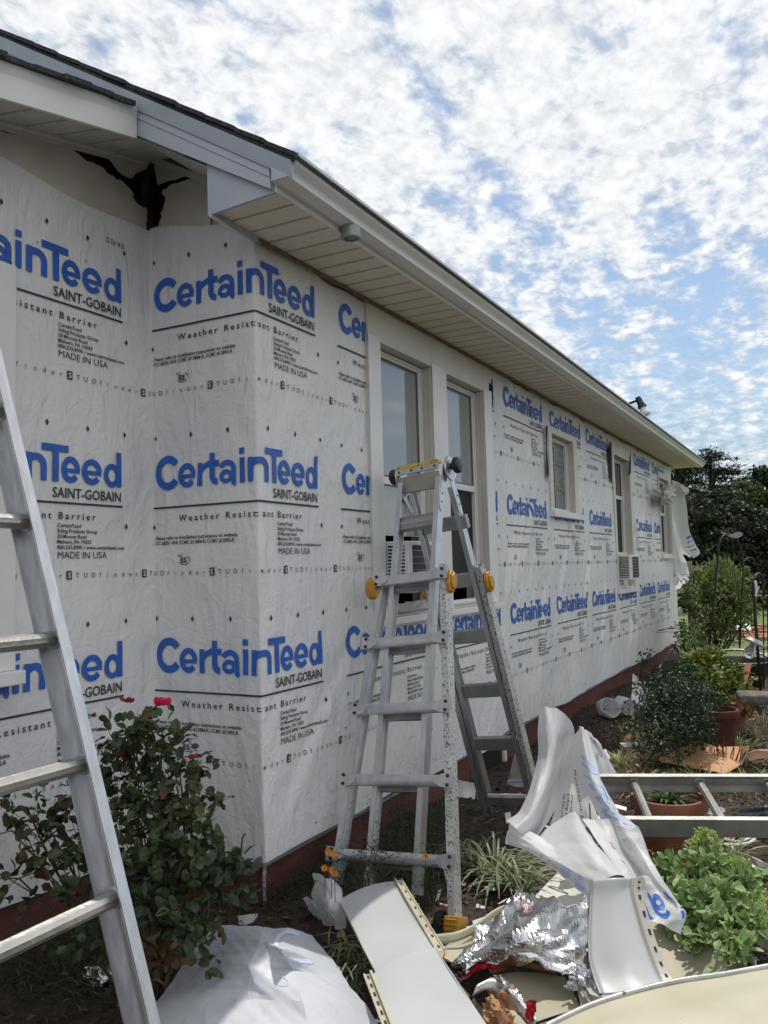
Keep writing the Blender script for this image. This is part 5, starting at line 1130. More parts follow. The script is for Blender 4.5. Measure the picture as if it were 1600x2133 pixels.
# ================================================================== PLANTS
def rnd_dirs(n, up=.3, rng=RNG):
    d = rng.normal(size=(n, 3)); d[:, 2] += up; return d/np.linalg.norm(d, axis=1)[:, None]
def in_ball(c, r, n, rng=RNG, flat=1., shell=.35):
    d = rng.normal(size=(n, 3)); d /= np.linalg.norm(d, axis=1)[:, None]
    q = d*(shell+(1-shell)*rng.random((n, 1))**.5)*r; q[:, 2] *= flat; return np.array(c)+q
def curve(p, q, bend=.15, n=6, rng=RNG):
    p, q = np.array(p, float), np.array(q, float); L_ = np.linalg.norm(q-p); b = rng.normal(size=3)*bend*L_*.5; b[2] = abs(b[2])*.5
    t = np.linspace(0, 1, n)[:, None]; return p*(1-t)+q*t+b*4*t*(1-t)*.5
def shrub(name, label, cat, base, blobs, leaf, lm, stem_m=STEM, leaflets=3, stem_r=.008, shape='leaf', aspect=.55, per=1., rng=None, up=.3, group=None, twig=.06, extra=None, nstem=None):
    """blobs: (centre, radius, clusters). Each cluster is a twig end with a few leaves round it; stems run from the base through the blobs."""
    rng = rng or np.random.default_rng(abs(hash(name+label)) % 9999)
    base = np.array(base, float); t = empty(name, base, label, cat, group)
    st = MB(); lf = MB()
    for c, r, n in blobs:
        c = np.array(c); main = curve(base+rng.normal(size=3)*np.array([.04, .04, 0]), c, .25, 8, rng); st.tube(main, np.linspace(stem_r, stem_r*.45, 8), 6)
        P = in_ball(c, r, n, rng)
        for p in P[:max(4, n//5)]:
            k = rng.integers(3, 8); st.tube(curve(main[k], p, .2, 4, rng), np.linspace(stem_r*.4, stem_r*.16, 4), 4, cap=False)
        out = (P-c); out /= (np.linalg.norm(out, axis=1)[:, None]+1e-6)
        for j in range(leaflets):
            D = out*.7+rnd_dirs(n, up, rng)*.9; Nn = np.array([0, 0, 1.])+rng.normal(size=(n, 3))*.55
            lf.leaves(P+rng.normal(size=(n, 3))*leaf*.35, D, Nn, leaf*rng.uniform(.6, 1.2, n), leaf*aspect*rng.uniform(.75, 1.15, n), 0, rng.uniform(.1, .35), shape)
            if extra is not None:
                k = max(1, int(n*extra[1])); i = rng.choice(n, k); lf.leaves(P[i]+rng.normal(size=(k, 3))*leaf*.4, D[i], Nn[i], leaf*rng.uniform(.6, 1.1, k), leaf*aspect, 1, .3, shape)
    st.build('stem', stem_m, t, smooth=True); lf.build('foliage', [lm]+([extra[0]] if extra is not None else []), t); return t
def tuft(name, label, base, n, length, width, m, cat='grass', spread=.6, droop=.55, rng=None, group=None, r=.05, upright=.8, parent_only=False):
    """a clump of long arching blades"""
    rng = rng or np.random.default_rng(abs(hash(label)) % 9999); base = np.array(base, float); mb = MB()
    for i in range(n):
        a = rng.uniform(0, 2*math.pi); e = rng.uniform(.15, 1)*spread; d = np.array([math.cos(a)*e, math.sin(a)*e, upright*rng.uniform(.6, 1.1)]); d /= np.linalg.norm(d)
        L_ = length*rng.uniform(.55, 1.1); p = base+np.array([math.cos(a), math.sin(a), 0])*r*rng.random(); k = 7; tt = np.linspace(0, 1, k)
        path = p+d*L_*tt[:, None]+np.array([math.cos(a), math.sin(a), 0])*L_*.35*(tt**2)[:, None]*droop-np.array([0, 0, 1.])*L_*droop*(tt**2.4)[:, None]*.8
        sd = np.array([-math.sin(a), math.cos(a), 0]); w = width*np.array([.7, 1, 1, .95, .8, .5, .08])[:, None]
        mb.grid(np.stack([path-sd*w/2, path+np.array([0, 0, -1.])*w*.18, path+sd*w/2], 1))
    return tag(mb.build(name, m, loc=base, smooth=True), label, cat, group)
G = lambda px, py, z=0.: at(px, py, z=z)

# --- rose bush by the inner corner
RD = 2.85
blobs = [(at(px, py, d=d), r, n) for px, py, d, r, n in ((262,1530,2.85,.085,26),(338,1520,2.8,.085,26),(300,1575,2.85,.13,52),(372,1590,2.75,.09,26),(262,1640,2.8,.13,56),(340,1660,2.75,.13,56),(395,1690,2.7,.10,36),(300,1740,2.75,.17,90),(400,1760,2.65,.13,60),(462,1780,2.62,.08,22),(240,1790,2.7,.17,80),(345,1840,2.62,.18,90),(440,1850,2.6,.12,44),(195,1600,2.95,.08,18),(160,1655,2.9,.09,22),(60,1690,2.75,.10,20),(25,1730,2.7,.10,22),(110,1740,2.8,.11,22),(250,1890,2.6,.18,90),(130,1860,2.75,.16,46),(380,1920,2.5,.13,50),(40,1830,2.7,.12,24),(500,1800,2.65,.035,7))]
blobs = [(c, r_*1.12, max(5, int(n*.40))) for c, r_, n in blobs]
rng = np.random.default_rng(21); rbase = np.array([*at(300, 1960, d=2.7)[:2], .0])
rose = shrub('rose_bush', 'straggly dark rose bush with a bright pink bloom, in front of the house corner', 'bush', rbase, blobs, .044, ROSE_L, leaflets=5, stem_r=.006, aspect=.66, rng=rng, extra=(ROSE_OLD, .05), shape='oval')
for i, (px, py, d, s_, m) in enumerate(((340,1469,2.78,.034,PINK),(270,1464,2.85,.022,PINK_OLD),(258,1462,2.86,.018,PINK_OLD),(196,1494,2.95,.016,PINK_OLD),(245,1578,2.75,.020,PINK_OLD),(402,1580,2.72,.018,PINK_OLD))):
    c = at(px, py, d=d); n = 14 if m is PINK else 7; mb = MB(); a = rng.uniform(0, 6.28, n)
    D = np.stack([np.cos(a), np.sin(a), rng.uniform(.1, .9, n)], 1); mb.leaves(c+D*.002, D, np.array([0, 0, 1.])+rng.normal(size=(n, 3))*.3, s_*rng.uniform(.8, 1.2, n), s_*.9, 0, -.2, 'oval'); mb.build('bloom', m, rose)
mb = MB()
for px, py in ((398,1690),(358,1712),(420,1702),(440,1688),(335,1790),(300,1640),(272,1628),(290,1900),(262,1792),(365,1885),(75,1688),(320,1810)):
    c = at(px, py, d=2.52+.2*rng.random()); n = 5; a = np.arange(5)*1.2566+rng.random()*3; D = np.stack([np.cos(a), np.sin(a), .35+0*a], 1); D = D@np.stack([R_, U_, -F_])
    mb = MB(); mb.leaves(np.repeat(c[None], 5, 0), D, np.repeat(-F_[None], 5, 0)+rng.normal(size=(5, 3))*.3, .022, .006, 0, .1); mb.build('dry_calyx', CALYX, rose)
cn = MB(); cn.tube([at(430, 1720, d=2.66), at(455, 1657, d=2.66)], .006); cn.tube([at(500, 1800, d=2.66), at(505, 1745, d=2.64), at(511, 1736, d=2.64)], .003)
cn.build('bare_cane', STEM, rose)

# --- low dark plants along the foundation, with a few orange flowers
def feathery(name, label, cs, n, leaf, m, cat='plant', flowers=(), seed=0, h=.16):
    r = np.random.default_rng(seed); t = empty(name, cs[0], label, cat); lf = MB(); st = MB()
    for c in cs:
        c = np.array(c); k = n
        for i in range(14):
            tip = c+np.array([r.normal()*.09, r.normal()*.09, h*r.uniform(.5, 1.1)]); st.tube(curve(c+r.normal(size=3)*np.array([.03, .03, 0]), tip, .2, 4, r), .0016, 4, cap=False)
        P = c+r.normal(size=(k, 3))*np.array([.075, .075, h*.30])+np.array([0, 0, h*.45]); D = rnd_dirs(k, .5, r)
        lf.leaves(P, D, rnd_dirs(k, .5, r), leaf*r.uniform(.6, 1.3, k), leaf*.14, 0, .25)
    st.build('stem', STEM, t); lf.build('foliage', m, t)
    for f_ in flowers:
        f_ = np.array(f_); fb = MB(); a = np.arange(8)*.785; D = np.stack([np.cos(a), np.sin(a), .35+0*a], 1)@np.stack([R_, U_, U_*.5-F_*.8])
        fb.leaves(np.repeat(f_[None], 8, 0), D, np.repeat(-F_[None], 8, 0), .015, .010, 0, .1); fb.tube([f_, f_-np.array([0, 0, .10])], .0015, 4, 1, cap=False); fb.build('flower', [ORANGE, STEM], t)
feathery('coreopsis', 'feathery dark plant with small orange flowers at the house corner, beside the left ladder leg', [at(672, 1850, z=.02), at(640, 1885, z=.02), at(600, 1900, z=.02), at(560, 1905, z=.02)], 700, .022, FINE_L, flowers=[at(px, py, d=2.95) for px, py in ((684, 1774), (696, 1778), (676, 1808), (690, 1812), (697, 1820))], seed=5)
feathery('coreopsis', 'feathery dark plant with one orange flower, seen between the ladder rungs', [at(790, 1790, d=3.5)-np.array([0, 0, .05]), at(850, 1780, d=3.5)-np.array([0, 0, .05]), at(900, 1740, d=3.75)-np.array([0, 0, .05]), at(830, 1740, d=3.7), at(760, 1825, d=3.3)-np.array([0, 0, .08]), at(880, 1820, d=3.4)-np.array([0, 0, .1]), at(930, 1700, d=3.9)-np.array([0, 0, .1])], 650, .022, FINE_L, flowers=[at(886, 1784, d=3.3), at(858, 1868, d=3.1)], seed=6)
feathery('weeds', 'dark low weeds on the soil in front of the plastic sheet', [at(px, py, z=.0) for px, py in ((470, 1930), (420, 1955), (560, 1930), (620, 1930), (225, 1990), (180, 1980), (255, 2040), (100, 1990), (60, 2040), (20, 1980), (140, 2060), (30, 2100), (200, 2110))], 150, .032, ROSE_L, seed=7, h=.10)
shrub('weeds', 'bronzed low weed in front of the close ladder foot', 'plant', G(330, 1990), [(at(335, 1985, d=2.45), .06, 14), (at(290, 1960, d=2.5), .05, 10)], .05, ROSE_OLD, leaflets=3, shape='oval', stem_r=.003)
# fallen green blades by the siding
mb = MB(); r = np.random.default_rng(14); n = 60
P = np.array([at(r.uniform(690, 770), r.uniform(1960, 2050), z=.05+.06*r.random()) for _ in range(n)]); D = np.stack([r.uniform(-.2, 1, n), r.uniform(-1, .4, n), r.uniform(-.1, .35, n)], 1)
mb.leaves(P, D, np.array([0, 0, 1.])+r.normal(size=(n, 3))*.3, r.uniform(.10, .22, n), .009, 0, .2, 'blade'); tag(mb.build('flattened_blades', LIR_L, loc=P[0]), 'flattened pale green leaf blades between the plastic sheet and the white siding', 'plant')
# liriope and striped blades
LIRG = 'arching clumps of pale green blades'
for i, (px, py, d, n, L_, lab) in enumerate(((1035, 1765, 3.75, 70, .36, 'large arching clump of pale blades behind the stepladder'), (985, 1745, 3.9, 40, .34, 'arching pale clump against the rear left leg of the stepladder'), (1085, 1775, 3.6, 46, .30, 'arching pale clump at the left foot of the wrap heap'), (900, 1720, 3.9, 30, .26, 'thin pale clump between the hanging ladder legs'))):
    b = at(px, py, d=d); b[2] = .02; tuft('blade_clump', lab, b, n, L_, .011, LIR_L, 'plant', spread=.9, droop=.75, group=LIRG, rng=np.random.default_rng(200+i))
for i, (px, py, z, n, L_, lab) in enumerate(((1372, 1815, .02, 40, .26, 'striped blades rising left of the sedum under the flat ladder'), (1440, 1790, .02, 34, .28, 'striped blades behind the sedum'), (1508, 1800, .02, 40, .26, 'striped blades above the right side of the sedum'), (1335, 1660, .0, 26, .28, 'pale striped blades left of the big flower pot'))):
    tuft('striped_grass', lab, G(px, py, z), n, L_, .013, VARI_L, 'plant', spread=.7, droop=.5, rng=np.random.default_rng(220+i))
GRP = 'grass clumps on the mulch'
for i, (px, py, n, L_, m, lab) in enumerate(((1440, 1545, 150, .26, GRASS_L, 'bright green grass clump below the glossy shrub'), (1490, 1540, 120, .24, GRASS_L, 'green grass clump right of another, above the cardboard'), (1395, 1560, 80, .22, GRASS_L, 'green grass clump at the left end of the cardboard'), (1590, 1530, 60, .42, DRY_L, 'long dry arching blades at the right edge above the cardboard'), (1540, 1560, 70, .18, VARI_L, 'yellowish blades right of the cardboard middle'), (1520, 1585, 60, .15, VARI_L, 'short yellowish blades over the cardboard edge'), (1420, 1640, 50, .22, GRASS_L, 'green blades behind the flat ladder above the pot'), (1460, 1640, 40, .22, VARI_L, 'yellow striped blades behind the flat ladder'), (1330, 1620, 60, .16, DRY_L, 'dry yellow blades left of the flat ladder middle'), (1290, 1590, 60, .14, VARI_L, 'short yellow-green blades beside the wrap heap'), (1560, 1650, 40, .22, VARI_L, 'yellow striped blades at the right behind the flat ladder'))):
    tuft('grass_clump', lab, G(px, py, .0), n, L_, .006, m, 'grass', spread=.75, droop=.45, r=.10, group=GRP, rng=np.random.default_rng(240+i))
mb = MB(); r = np.random.default_rng(17)
for i in range(9):
    b = G(1500+r.uniform(-8, 16), 1598, .02); mb.tube([b, b+np.array([r.normal()*.03, r.normal()*.02, .12+.10*r.random()])], .0035, 5)
for i in range(6):
    b = G(1530+r.uniform(-10, 10), 1600, .02); mb.tube([b, b+np.array([.05+r.normal()*.02, .02, .10+.05*r.random()])], .0035, 5)
tag(mb.build('bare_stalks', REDSTEM, loc=G(1505, 1598, .02)), 'red-brown bare stalks standing in front of the cardboard', 'plant')
# sedum
r = np.random.default_rng(31); sb_ = []
for px, py, d, rr_, n in ((1410,1880,3.05,.08,26),(1440,1830,3.2,.09,30),(1490,1830,3.2,.09,30),(1450,1900,3.0,.09,34),(1510,1890,3.0,.09,34),(1545,1850,3.1,.08,24),(1500,1950,2.85,.09,34),(1550,1930,2.9,.08,26),(1465,1965,2.85,.07,22),(1400,1830,3.2,.06,16),(1470,1775,3.3,.06,14),(1530,1985,2.75,.06,16)):
    sb_.append((at(px, py, d=d), rr_, n))
sed = shrub('sedum', 'leafy light green sedum with flat bud heads, right of the crumpled wrap', 'plant', np.array([*G(1490, 1990)[:2], 0.]), [(c, r_*.9, int(n*1.05)) for c, r_, n in sb_], .042, SEDUM_L, stem_m=mat('pale_stem', (.14, .2, .08), .6), leaflets=5, stem_r=.006, shape='oval', aspect=.62, rng=r, up=.6)
for px, py, d, rr_ in ((1468,1738,3.3,.04),(1455,1752,3.3,.03),(1540,1798,3.15,.04),(1578,1868,3.0,.05),(1560,1915,2.9,.05),(1512,1955,2.8,.05),(1528,1862,3.0,.035),(1455,1905,2.95,.035),(1580,1900,2.9,.04)):
    c = at(px, py, d=d); n = 130; P = in_ball(c, rr_*1.15, n, r, .45, .2); hb = MB(); hb.leaves(P, rnd_dirs(n, .9, r), rnd_dirs(n, .3, r), .014, .010, 0, .1); hb.tube([c-np.array([0, 0, .09]), c], .003, 5, 1, cap=False); hb.build('flower_head', [SEDUM_F, MATS['pale_stem']], sed)
# dark shrub, yellow-green plant, tall shrub by the far corner
shrub('glossy_shrub', 'dense dark glossy shrub by the red foundation, with two upright sprigs', 'shrub', G(1418, 1540), [(at(px, py, d=d), rr_, n) for px, py, d, rr_, n in ((1382,1430,6.1,.14,80),(1420,1422,6.1,.14,80),(1405,1465,5.9,.20,170),(1455,1462,5.9,.15,100),(1420,1505,5.7,.22,170),(1440,1405,6.2,.07,16),(1475,1440,6.0,.06,12),(1362,1412,6.1,.06,14),(1335,1425,6.1,.05,10),(1375,1480,5.8,.15,110),(1455,1510,5.7,.14,110),(1345,1450,6.0,.10,36),(1345,1372,6.2,.05,12),(1412,1352,6.3,.05,8),(1330,1500,5.7,.12,40),(1395,1535,5.5,.15,90),(1345,1530,5.6,.10,40))], .034, BOX_L, leaflets=4, stem_r=.008, shape='leaf', aspect=.55, rng=np.random.default_rng(41))
shrub('yellow_leaved_plant', 'yellow-green broad-leaved plant in sun between the glossy shrub and the black tub', 'plant', G(1490, 1480), [(at(px, py, d=d), rr_, n) for px, py, d, rr_, n in ((1452,1392,6.9,.10,40),(1480,1388,6.9,.10,40),(1512,1402,6.8,.10,36),(1535,1425,6.6,.07,16),(1490,1420,6.7,.11,36),(1500,1445,6.5,.08,18),(1550,1408,6.9,.04,8))], .068, YEL_L, leaflets=4, stem_r=.008, shape='oval', aspect=.5, rng=np.random.default_rng(42), extra=(GREEN_L, .35))
shrub('tall_shrub', 'tall leafy shrub past the far house corner, lit on top, bare at its foot', 'shrub', G(1490, 1395), [(at(px, py, d=d), rr_, n) for px, py, d, rr_, n in ((1490,1205,10.4,.24,110),(1528,1210,10.4,.22,90),(1462,1228,10.4,.22,90),(1510,1240,10.2,.30,140),(1548,1250,10.4,.20,70),(1480,1272,10.2,.28,120),(1525,1282,10.2,.24,90),(1448,1255,10.4,.13,36),(1470,1305,10.3,.16,36),(1515,1308,10.2,.16,34),(1566,1270,10.5,.10,20))], .085, NAND_L, leaflets=4, stem_r=.014, shape='leaf', aspect=.34, rng=np.random.default_rng(43))
shrub('low_bush', 'sparse small bush at the far house corner by the leaning pole', 'bush', at(1440, 1360, z=0.), [(at(px, py, d=d), rr_, n) for px, py, d, rr_, n in ((1440,1325,9.6,.16,50),(1462,1345,9.4,.18,60),(1450,1365,9.2,.15,50),(1420,1310,9.8,.08,14))], .06, GREEN_L, leaflets=3, stem_r=.008, rng=np.random.default_rng(44))
mb = MB(); p0 = at(1445, 1385, z=.05); mb.tube([p0, at(1424, 1348, d=8.6), at(1406, 1318, d=8.9)], [.022, .018, .014], 8); mb.tube([at(1424, 1348, d=8.6), at(1412, 1345, d=8.6)], .01, 6); tag(mb.build('pruned_stem', BARK, loc=p0), 'thick dark pruned stem leaning beside the far end of the foundation', 'plant')

# ================================================================== POTS AND GARDEN THINGS
def pot(name, label, c, r_top, r_bot, h, m, group='flower pots'):
    t = empty(name, c, label, 'flower pot', group); mb = MB()
    mb.lathe([(r_bot*.9, 0), (r_bot, .004), (r_top*.95, h-.055), (r_top*.96, h-.052), (r_top*1.04, h-.05), (r_top*1.05, h-.012), (r_top*1.02, h), (r_top*.93, h), (r_top*.90, h-.03)], c, 48); mb.build('pot_wall', m, t, autosmooth=35)
    s = MB(); s.lathe([(0, h-.028), (r_top*.91, h-.030)], c, 32); s.build('soil', SOIL, t); return t
pc = at(1392, 1655, z=.33); pt_ = np.array([pc[0], pc[1], -.0])
pot('flower_pot', 'big dark terracotta pot under the flat ladder', pt_, .165, .125, .325, TERRA)
r = np.random.default_rng(55); tuft('potted_plant', 'small leafy plant growing in the big terracotta pot', pt_+np.array([0, 0, .30]), 34, .13, .018, GREEN_L, 'plant', spread=.9, droop=.6, rng=r)
c = at(1490, 1475, d=6.3); c[2] = .0; pot('flower_pot', 'terracotta pot, coloured darker for its shade, half hidden behind the glossy shrub', c, .16, .12, .30, mat('shaded_terracotta', (.085, .03, .022), .85, col2=(.12, .045, .03), scale=7))  # this pot's shade is put into a darker clay colour
c = at(1535, 1470, d=6.9); c[2] = .02; pot('flower_pot', 'pale terracotta pot beside the hanging orange paper', c, .07, .05, .26, TERRA_L)
# black tub on the lawn edge
tb = at(1535, 1400, d=8.2); tb[2] = .06; t = empty('black_tub', tb, 'large black tub with a rolled rim behind the yellow-leaved plant', 'tub')
mb = MB(); mb.lathe([(0, 0), (.14, .0), (.20, .05), (.30, .30), (.31, .34), (.335, .345), (.338, .37), (.32, .378), (.300, .36), (.27, .28), (.0, .20)], tb, 44); mb.build('tub', BLKPL, t, autosmooth=40)
mb = MB(); mb.tube([tb+np.array([.30*math.cos(a), .30*math.sin(a)*.35, .36+.10*math.sin(a)]) for a in np.linspace(0, math.pi, 14)], .010, 6); mb.build('handle', BLKPL, t)
sl0 = at(1560, 1452, d=5.9); t = empty('garden_slab', (sl0[0]+.25, sl0[1], 0), 'mossy grey concrete bench slab at the right edge', 'bench'); mb = MB()
mb.bar(sl0-np.array([.07, .02, .0]), sl0+np.array([.75, .15, -.01]), .26, .065); mb.build('slab', CONC, t, bevel=.02)
for k in (.30, .62):
    mb = MB(); p = sl0+np.array([k, .05+.1*k, -.034]); mb.bar(p, [p[0], p[1], .0], .12, .18, up=(0, 1, 0)); mb.build('support', CONC, t, bevel=.01)
for i, (a, b, lab) in enumerate((((1535, 1432), (1605, 1444), 'red painted timber lying behind the concrete slab'), ((1542, 1447), (1560, 1385), 'red-brown timber leaning up beside the black tub'))):
    p, q = at(*a, d=6.6), at(*b, d=6.8); mb = MB(); mb.bar(p, q, .045, .045, up=(0, 0, 1) if i == 0 else (0, 1, 0)); tag(mb.build('timber', mat('red_stained_timber', (.22, .06, .04), .7, col2=(.30, .10, .06), scale=9), loc=p, bevel=.004), lab, 'timber')
# tarp at the right
mb = MB(); q = Sheet([[(1540,1690,.10),(1565,1678,.16),(1600,1668,.20),(1640,1672,.16)],[(1545,1704,.08),(1570,1698,.12),(1600,1690,.16),(1640,1695,.12)],[(1555,1716,.04),(1580,1716,.06),(1605,1716,.08),(1640,1716,.05)]], crumple=.012, freq=6, seed=120); q.mesh(mb, 20, 14)
tag(mb.build('tarp', TARP, loc=q.ev([.5],[.5])[0], autosmooth=60), 'crumpled grey-black tarp at the right edge behind the flat ladder', 'tarp')
mb = MB(); q = Sheet([[(1478,1684,.08),(1492,1678,.12),(1508,1684,.09)],[(1476,1698,.04),(1492,1696,.07),(1510,1698,.05)]], crumple=.01, freq=7, seed=121); q.mesh(mb, 12, 8); tag(mb.build('plastic_wrapper', HEAP, loc=q.ev([.5],[.5])[0]), 'white and pink plastic wrapper beside the big flower pot', 'plastic')
mb = MB(); q = Sheet([[(1515,1768,.05),(1560,1782,.06),(1610,1805,.06)],[(1512,1776,.03),(1556,1792,.03),(1606,1816,.03)]], seed=122); q.mesh(mb, 14, 4); tag(mb.build('trim_strip', VINYL, loc=q.ev([.5],[.5])[0], solid=.004), 'white trim strip below the right end of the flat ladder', 'trim strip')
mb = MB(); C_ = [at(px, py, z=.10) for px, py in ((1505,1742),(1515,1750),(1540,1754),(1562,1746),(1573,1748),(1560,1756),(1535,1760),(1510,1758),(1528,1768))]; mb.tube(C_, .006, 6); tag(mb.build('wire_twist', VINYL, loc=C_[0]), 'twisted white wire under the flat ladder', 'wire')
# shepherd hooks
def hook(label, foot, top, arch_to, r=.009, extra=None):
    t = empty('garden_hook', foot, label, 'garden hook', 'garden hooks'); mb = MB()
    foot, top, e = np.array(foot), np.array(top), np.array(arch_to); c = (top+e)/2; rad = (e-top)/2; up = np.array([0, 0, np.linalg.norm(rad)])
    path = [foot, (foot+top)/2, top]+[c-rad*math.cos(a)+up*math.sin(a)*1.15 for a in np.linspace(.15, math.pi, 14)]; mb.tube(path, r, 7); mb.tube([e, e-np.array([0, 0, .10])], r*.9, 6); mb.build('pole', STEELW, t, smooth=True); return t
h1 = hook('tall garden hook carrying a cut-metal bird, in front of the trees', at(1473, 1395, d=7.6), at(1497, 1150, d=7.6), at(1546, 1158, d=7.75))
bird = [(1503,1107),(1512,1110),(1526,1113),(1537,1108),(1543,1108),(1549,1112),(1545,1117),(1540,1120),(1530,1121),(1520,1118),(1514,1116),(1508,1113),(1502,1109)]
mb = MB(); P = [at(px, py, d=7.68) for px, py in bird]; mb.prism(P[::-1], F_*.004); mb.build('bird', GALV, h1)
h2 = hook('shorter garden hook with a white tag, right of the tall shrub', at(1541, 1350, d=7.4), at(1548, 1188, d=7.4), at(1580, 1192, d=7.5), r=.007)
h3 = hook('leaning garden hook holding a lamp, nearest the right edge', at(1586, 1452, d=6.6), at(1569, 1225, d=6.6), at(1590, 1215, d=6.7), r=.012)
mb = MB(); mb.tube([at(1573, 1210, d=6.6), at(1576, 1228, d=6.6), at(1573, 1242, d=6.6)], .012, 6); mb.build('white_tag', VINYL, h3)
t = empty('garden_torch', at(1600, 1455, d=6.9), 'pair of thin dark rods standing at the right edge', 'rod'); 
for dx in (0, 9):
    mb = MB(); mb.tube([at(1592+dx, 1450, d=6.9), at(1590+dx, 1240, d=6.9)], .006, 6); mb.build('rod', STEELW, t)
mb = MB(); mb.tube([at(1575, 1241, d=6.9), at(1606, 1241, d=6.9)], .005, 6); mb.build('crossbar', GALV, t)
lp = at(1572, 1338, d=6.5); t = empty('bulb_lamp', lp, 'clear bulb lamp with a grey cap hanging from the leaning garden hook', 'lamp')
ax = R_*-.45-U_*.9; ax = ax/np.linalg.norm(ax); mb = MB(); mb.lathe([(0, -.03), (.045, -.025), (.075, 0), (.075, .012), (0, .015)], lp, 24, axis=ax); mb.build('cap', GALV, t, autosmooth=40)
mb = MB(); mb.lathe([(.022, .012), (.025, .03), (.040, .07), (.046, .10), (.036, .125), (0, .135)], lp, 22, axis=ax); gm = mat('clear_bulb', (.9, .9, .9), .05); gm.node_tree.nodes['Principled BSDF'].inputs['Transmission Weight'].default_value = .9; gm.node_tree.nodes['Principled BSDF'].inputs['IOR'].default_value = 1.3; mb.build('bulb', gm, t, smooth=True)
# leaning pole and rail fence past the corner
mb = MB(); p = at(1466, 1345, d=10.6); mb.tube([p, at(1454, 1290, d=10.9), at(1432, 1222, d=11.2)], [.055, .06, .05], 9); tag(mb.build('leaning_pole', OLDWOOD, loc=p, smooth=True), 'mossy yellow-brown pole leaning past the far house corner', 'pole')
fx0, fx1 = at(1380, 1330, d=15.), at(1620, 1300, d=21.); t = empty('rail_fence', (fx0+fx1)/2*np.array([1, 1, 0]), 'weathered wooden rail fence on the lawn behind the house', 'fence')
for z in (.42, .85, 1.25):
    mb = MB(); a, b = fx0.copy(), fx0+(fx1-fx0)*.42; a[2] = b[2] = z; mb.bar(a, b, .05, .10); mb.build('rail', mat('grey_fence_wood', (.20, .17, .13), .85, col2=(.3, .27, .21), scale=6), t)
for k in (.02, .2, .4):
    mb = MB(); a = fx0+(fx1-fx0)*k; mb.bar([a[0], a[1], 0], [a[0], a[1], 1.4], .11, .11, up=(0, 1, 0)); mb.build('post', MATS['grey_fence_wood'], t)
# rubble on the far lawn
r = np.random.default_rng(66); mb = MB()
for i in range(90):
    p = at(r.uniform(1535, 1625), r.uniform(1304, 1332), z=.03); s_ = r.uniform(.03, .09); mb.box(p-s_*np.array([1, 1, .5]), p+s_*np.array([1, 1.2, .5]))
tag(mb.build('brick_rubble', mat('brick_rubble', (.30, .11, .06), .9, col2=(.40, .22, .15), scale=9)), kind='stuff')

# ================================================================== TREES BEYOND
def tree(name, label, base, h, crown, leaf, m, n, layered=False, rng=None, trunk_r=.12, group='trees beyond the garden', aspect=.6, lean=0.):
    """crown: (dx, dz fraction, radius) lobes"""
    rng = rng or np.random.default_rng(1); base = np.array(base, float); t = empty(name, base, label, 'tree', group); tr_ = MB(); lf = MB()
    top = base+np.array([lean, 0, h*.93]); tk = curve(base, top, .05, 9, rng); tr_.tube(tk, np.linspace(trunk_r, trunk_r*.15, 9), 8)
    for dx, fz_, rr_ in crown:
        c = base+np.array([R_[0]*dx, R_[1]*dx, h*fz_])+F_*rng.normal()*rr_*.4*np.array([1, 1, 0]); k = min(8, max(2, int(fz_*8))); br = curve(tk[max(1, k-2)], c, .2, 6, rng); tr_.tube(br, np.linspace(trunk_r*.35, trunk_r*.06, 6), 6)
        nn_ = int(n*rr_*rr_*rr_**-.8)
        if layered:      # flat sprays at the ends of level branches
            for s_ in range(int(6+rr_*7)):
                q = c+rng.normal(size=3)*rr_*np.array([.62, .62, .42]); tr_.tube(curve(br[rng.integers(2, 6)], q, .15, 4, rng), np.linspace(trunk_r*.12, trunk_r*.03, 4), 4, cap=False)
                kk = nn_//8+6; P = q+rng.normal(size=(kk, 3))*rr_*np.array([.34, .34, .05]); lf.leaves(P, rnd_dirs(kk, .25, rng)*np.array([1, 1, .5]), np.array([0, 0, 1.])+rng.normal(size=(kk, 3))*.5, leaf*rng.uniform(.6, 1.3, kk), leaf*aspect, 0, .2)
        else:
            for s_ in range(int(7+rr_*9)):
                q = in_ball(c, rr_, 1, rng, .85, .45)[0]; tr_.tube(curve(br[rng.integers(2, 6)], q, .2, 4, rng), np.linspace(trunk_r*.12, trunk_r*.03, 4), 4, cap=False)
                kk = nn_//9+8; P = in_ball(q, rr_*.38, kk, rng, .7, .1); lf.leaves(P, rnd_dirs(kk, .1, rng), np.array([0, 0, .8])+rng.normal(size=(kk, 3))*.6, leaf*rng.uniform(.6, 1.3, kk), leaf*aspect, 0, .25)
    tr_.build('trunk', BARK, t, smooth=True); lf.build('crown', m, t); return t
def tb_(px, d): p = at(px, 1165, d=d); p[2] = 0; return p
tree('pine_tree', 'tall flat-layered dark pine rising above the other trees', tb_(1488, 34), 6.15, [(.0,.93,.42),(.25,.88,.5),(-.3,.86,.45),(.55,.82,.55),(.1,.80,.7),(.85,.74,.6),(-.35,.75,.5),(.5,.70,.7),(1.1,.66,.5),(.1,.64,.6),(-.6,.66,.5),(.6,.58,.6)], .17, TREE_P, 700, True, np.random.default_rng(71), .14, aspect=.30)
tree('dense_tree', 'dark dense tree directly behind the far end of the gutter', tb_(1432, 30), 4.9, [(-.5,.86,.8),(.2,.80,.8),(-.9,.70,.8),(.5,.62,.8),(-.2,.6,.9),(.1,.42,1.0),(.6,.38,.8),(-.7,.42,.9),(0,.22,.9)], .17, TREE_L, 900, False, np.random.default_rng(72), .16)
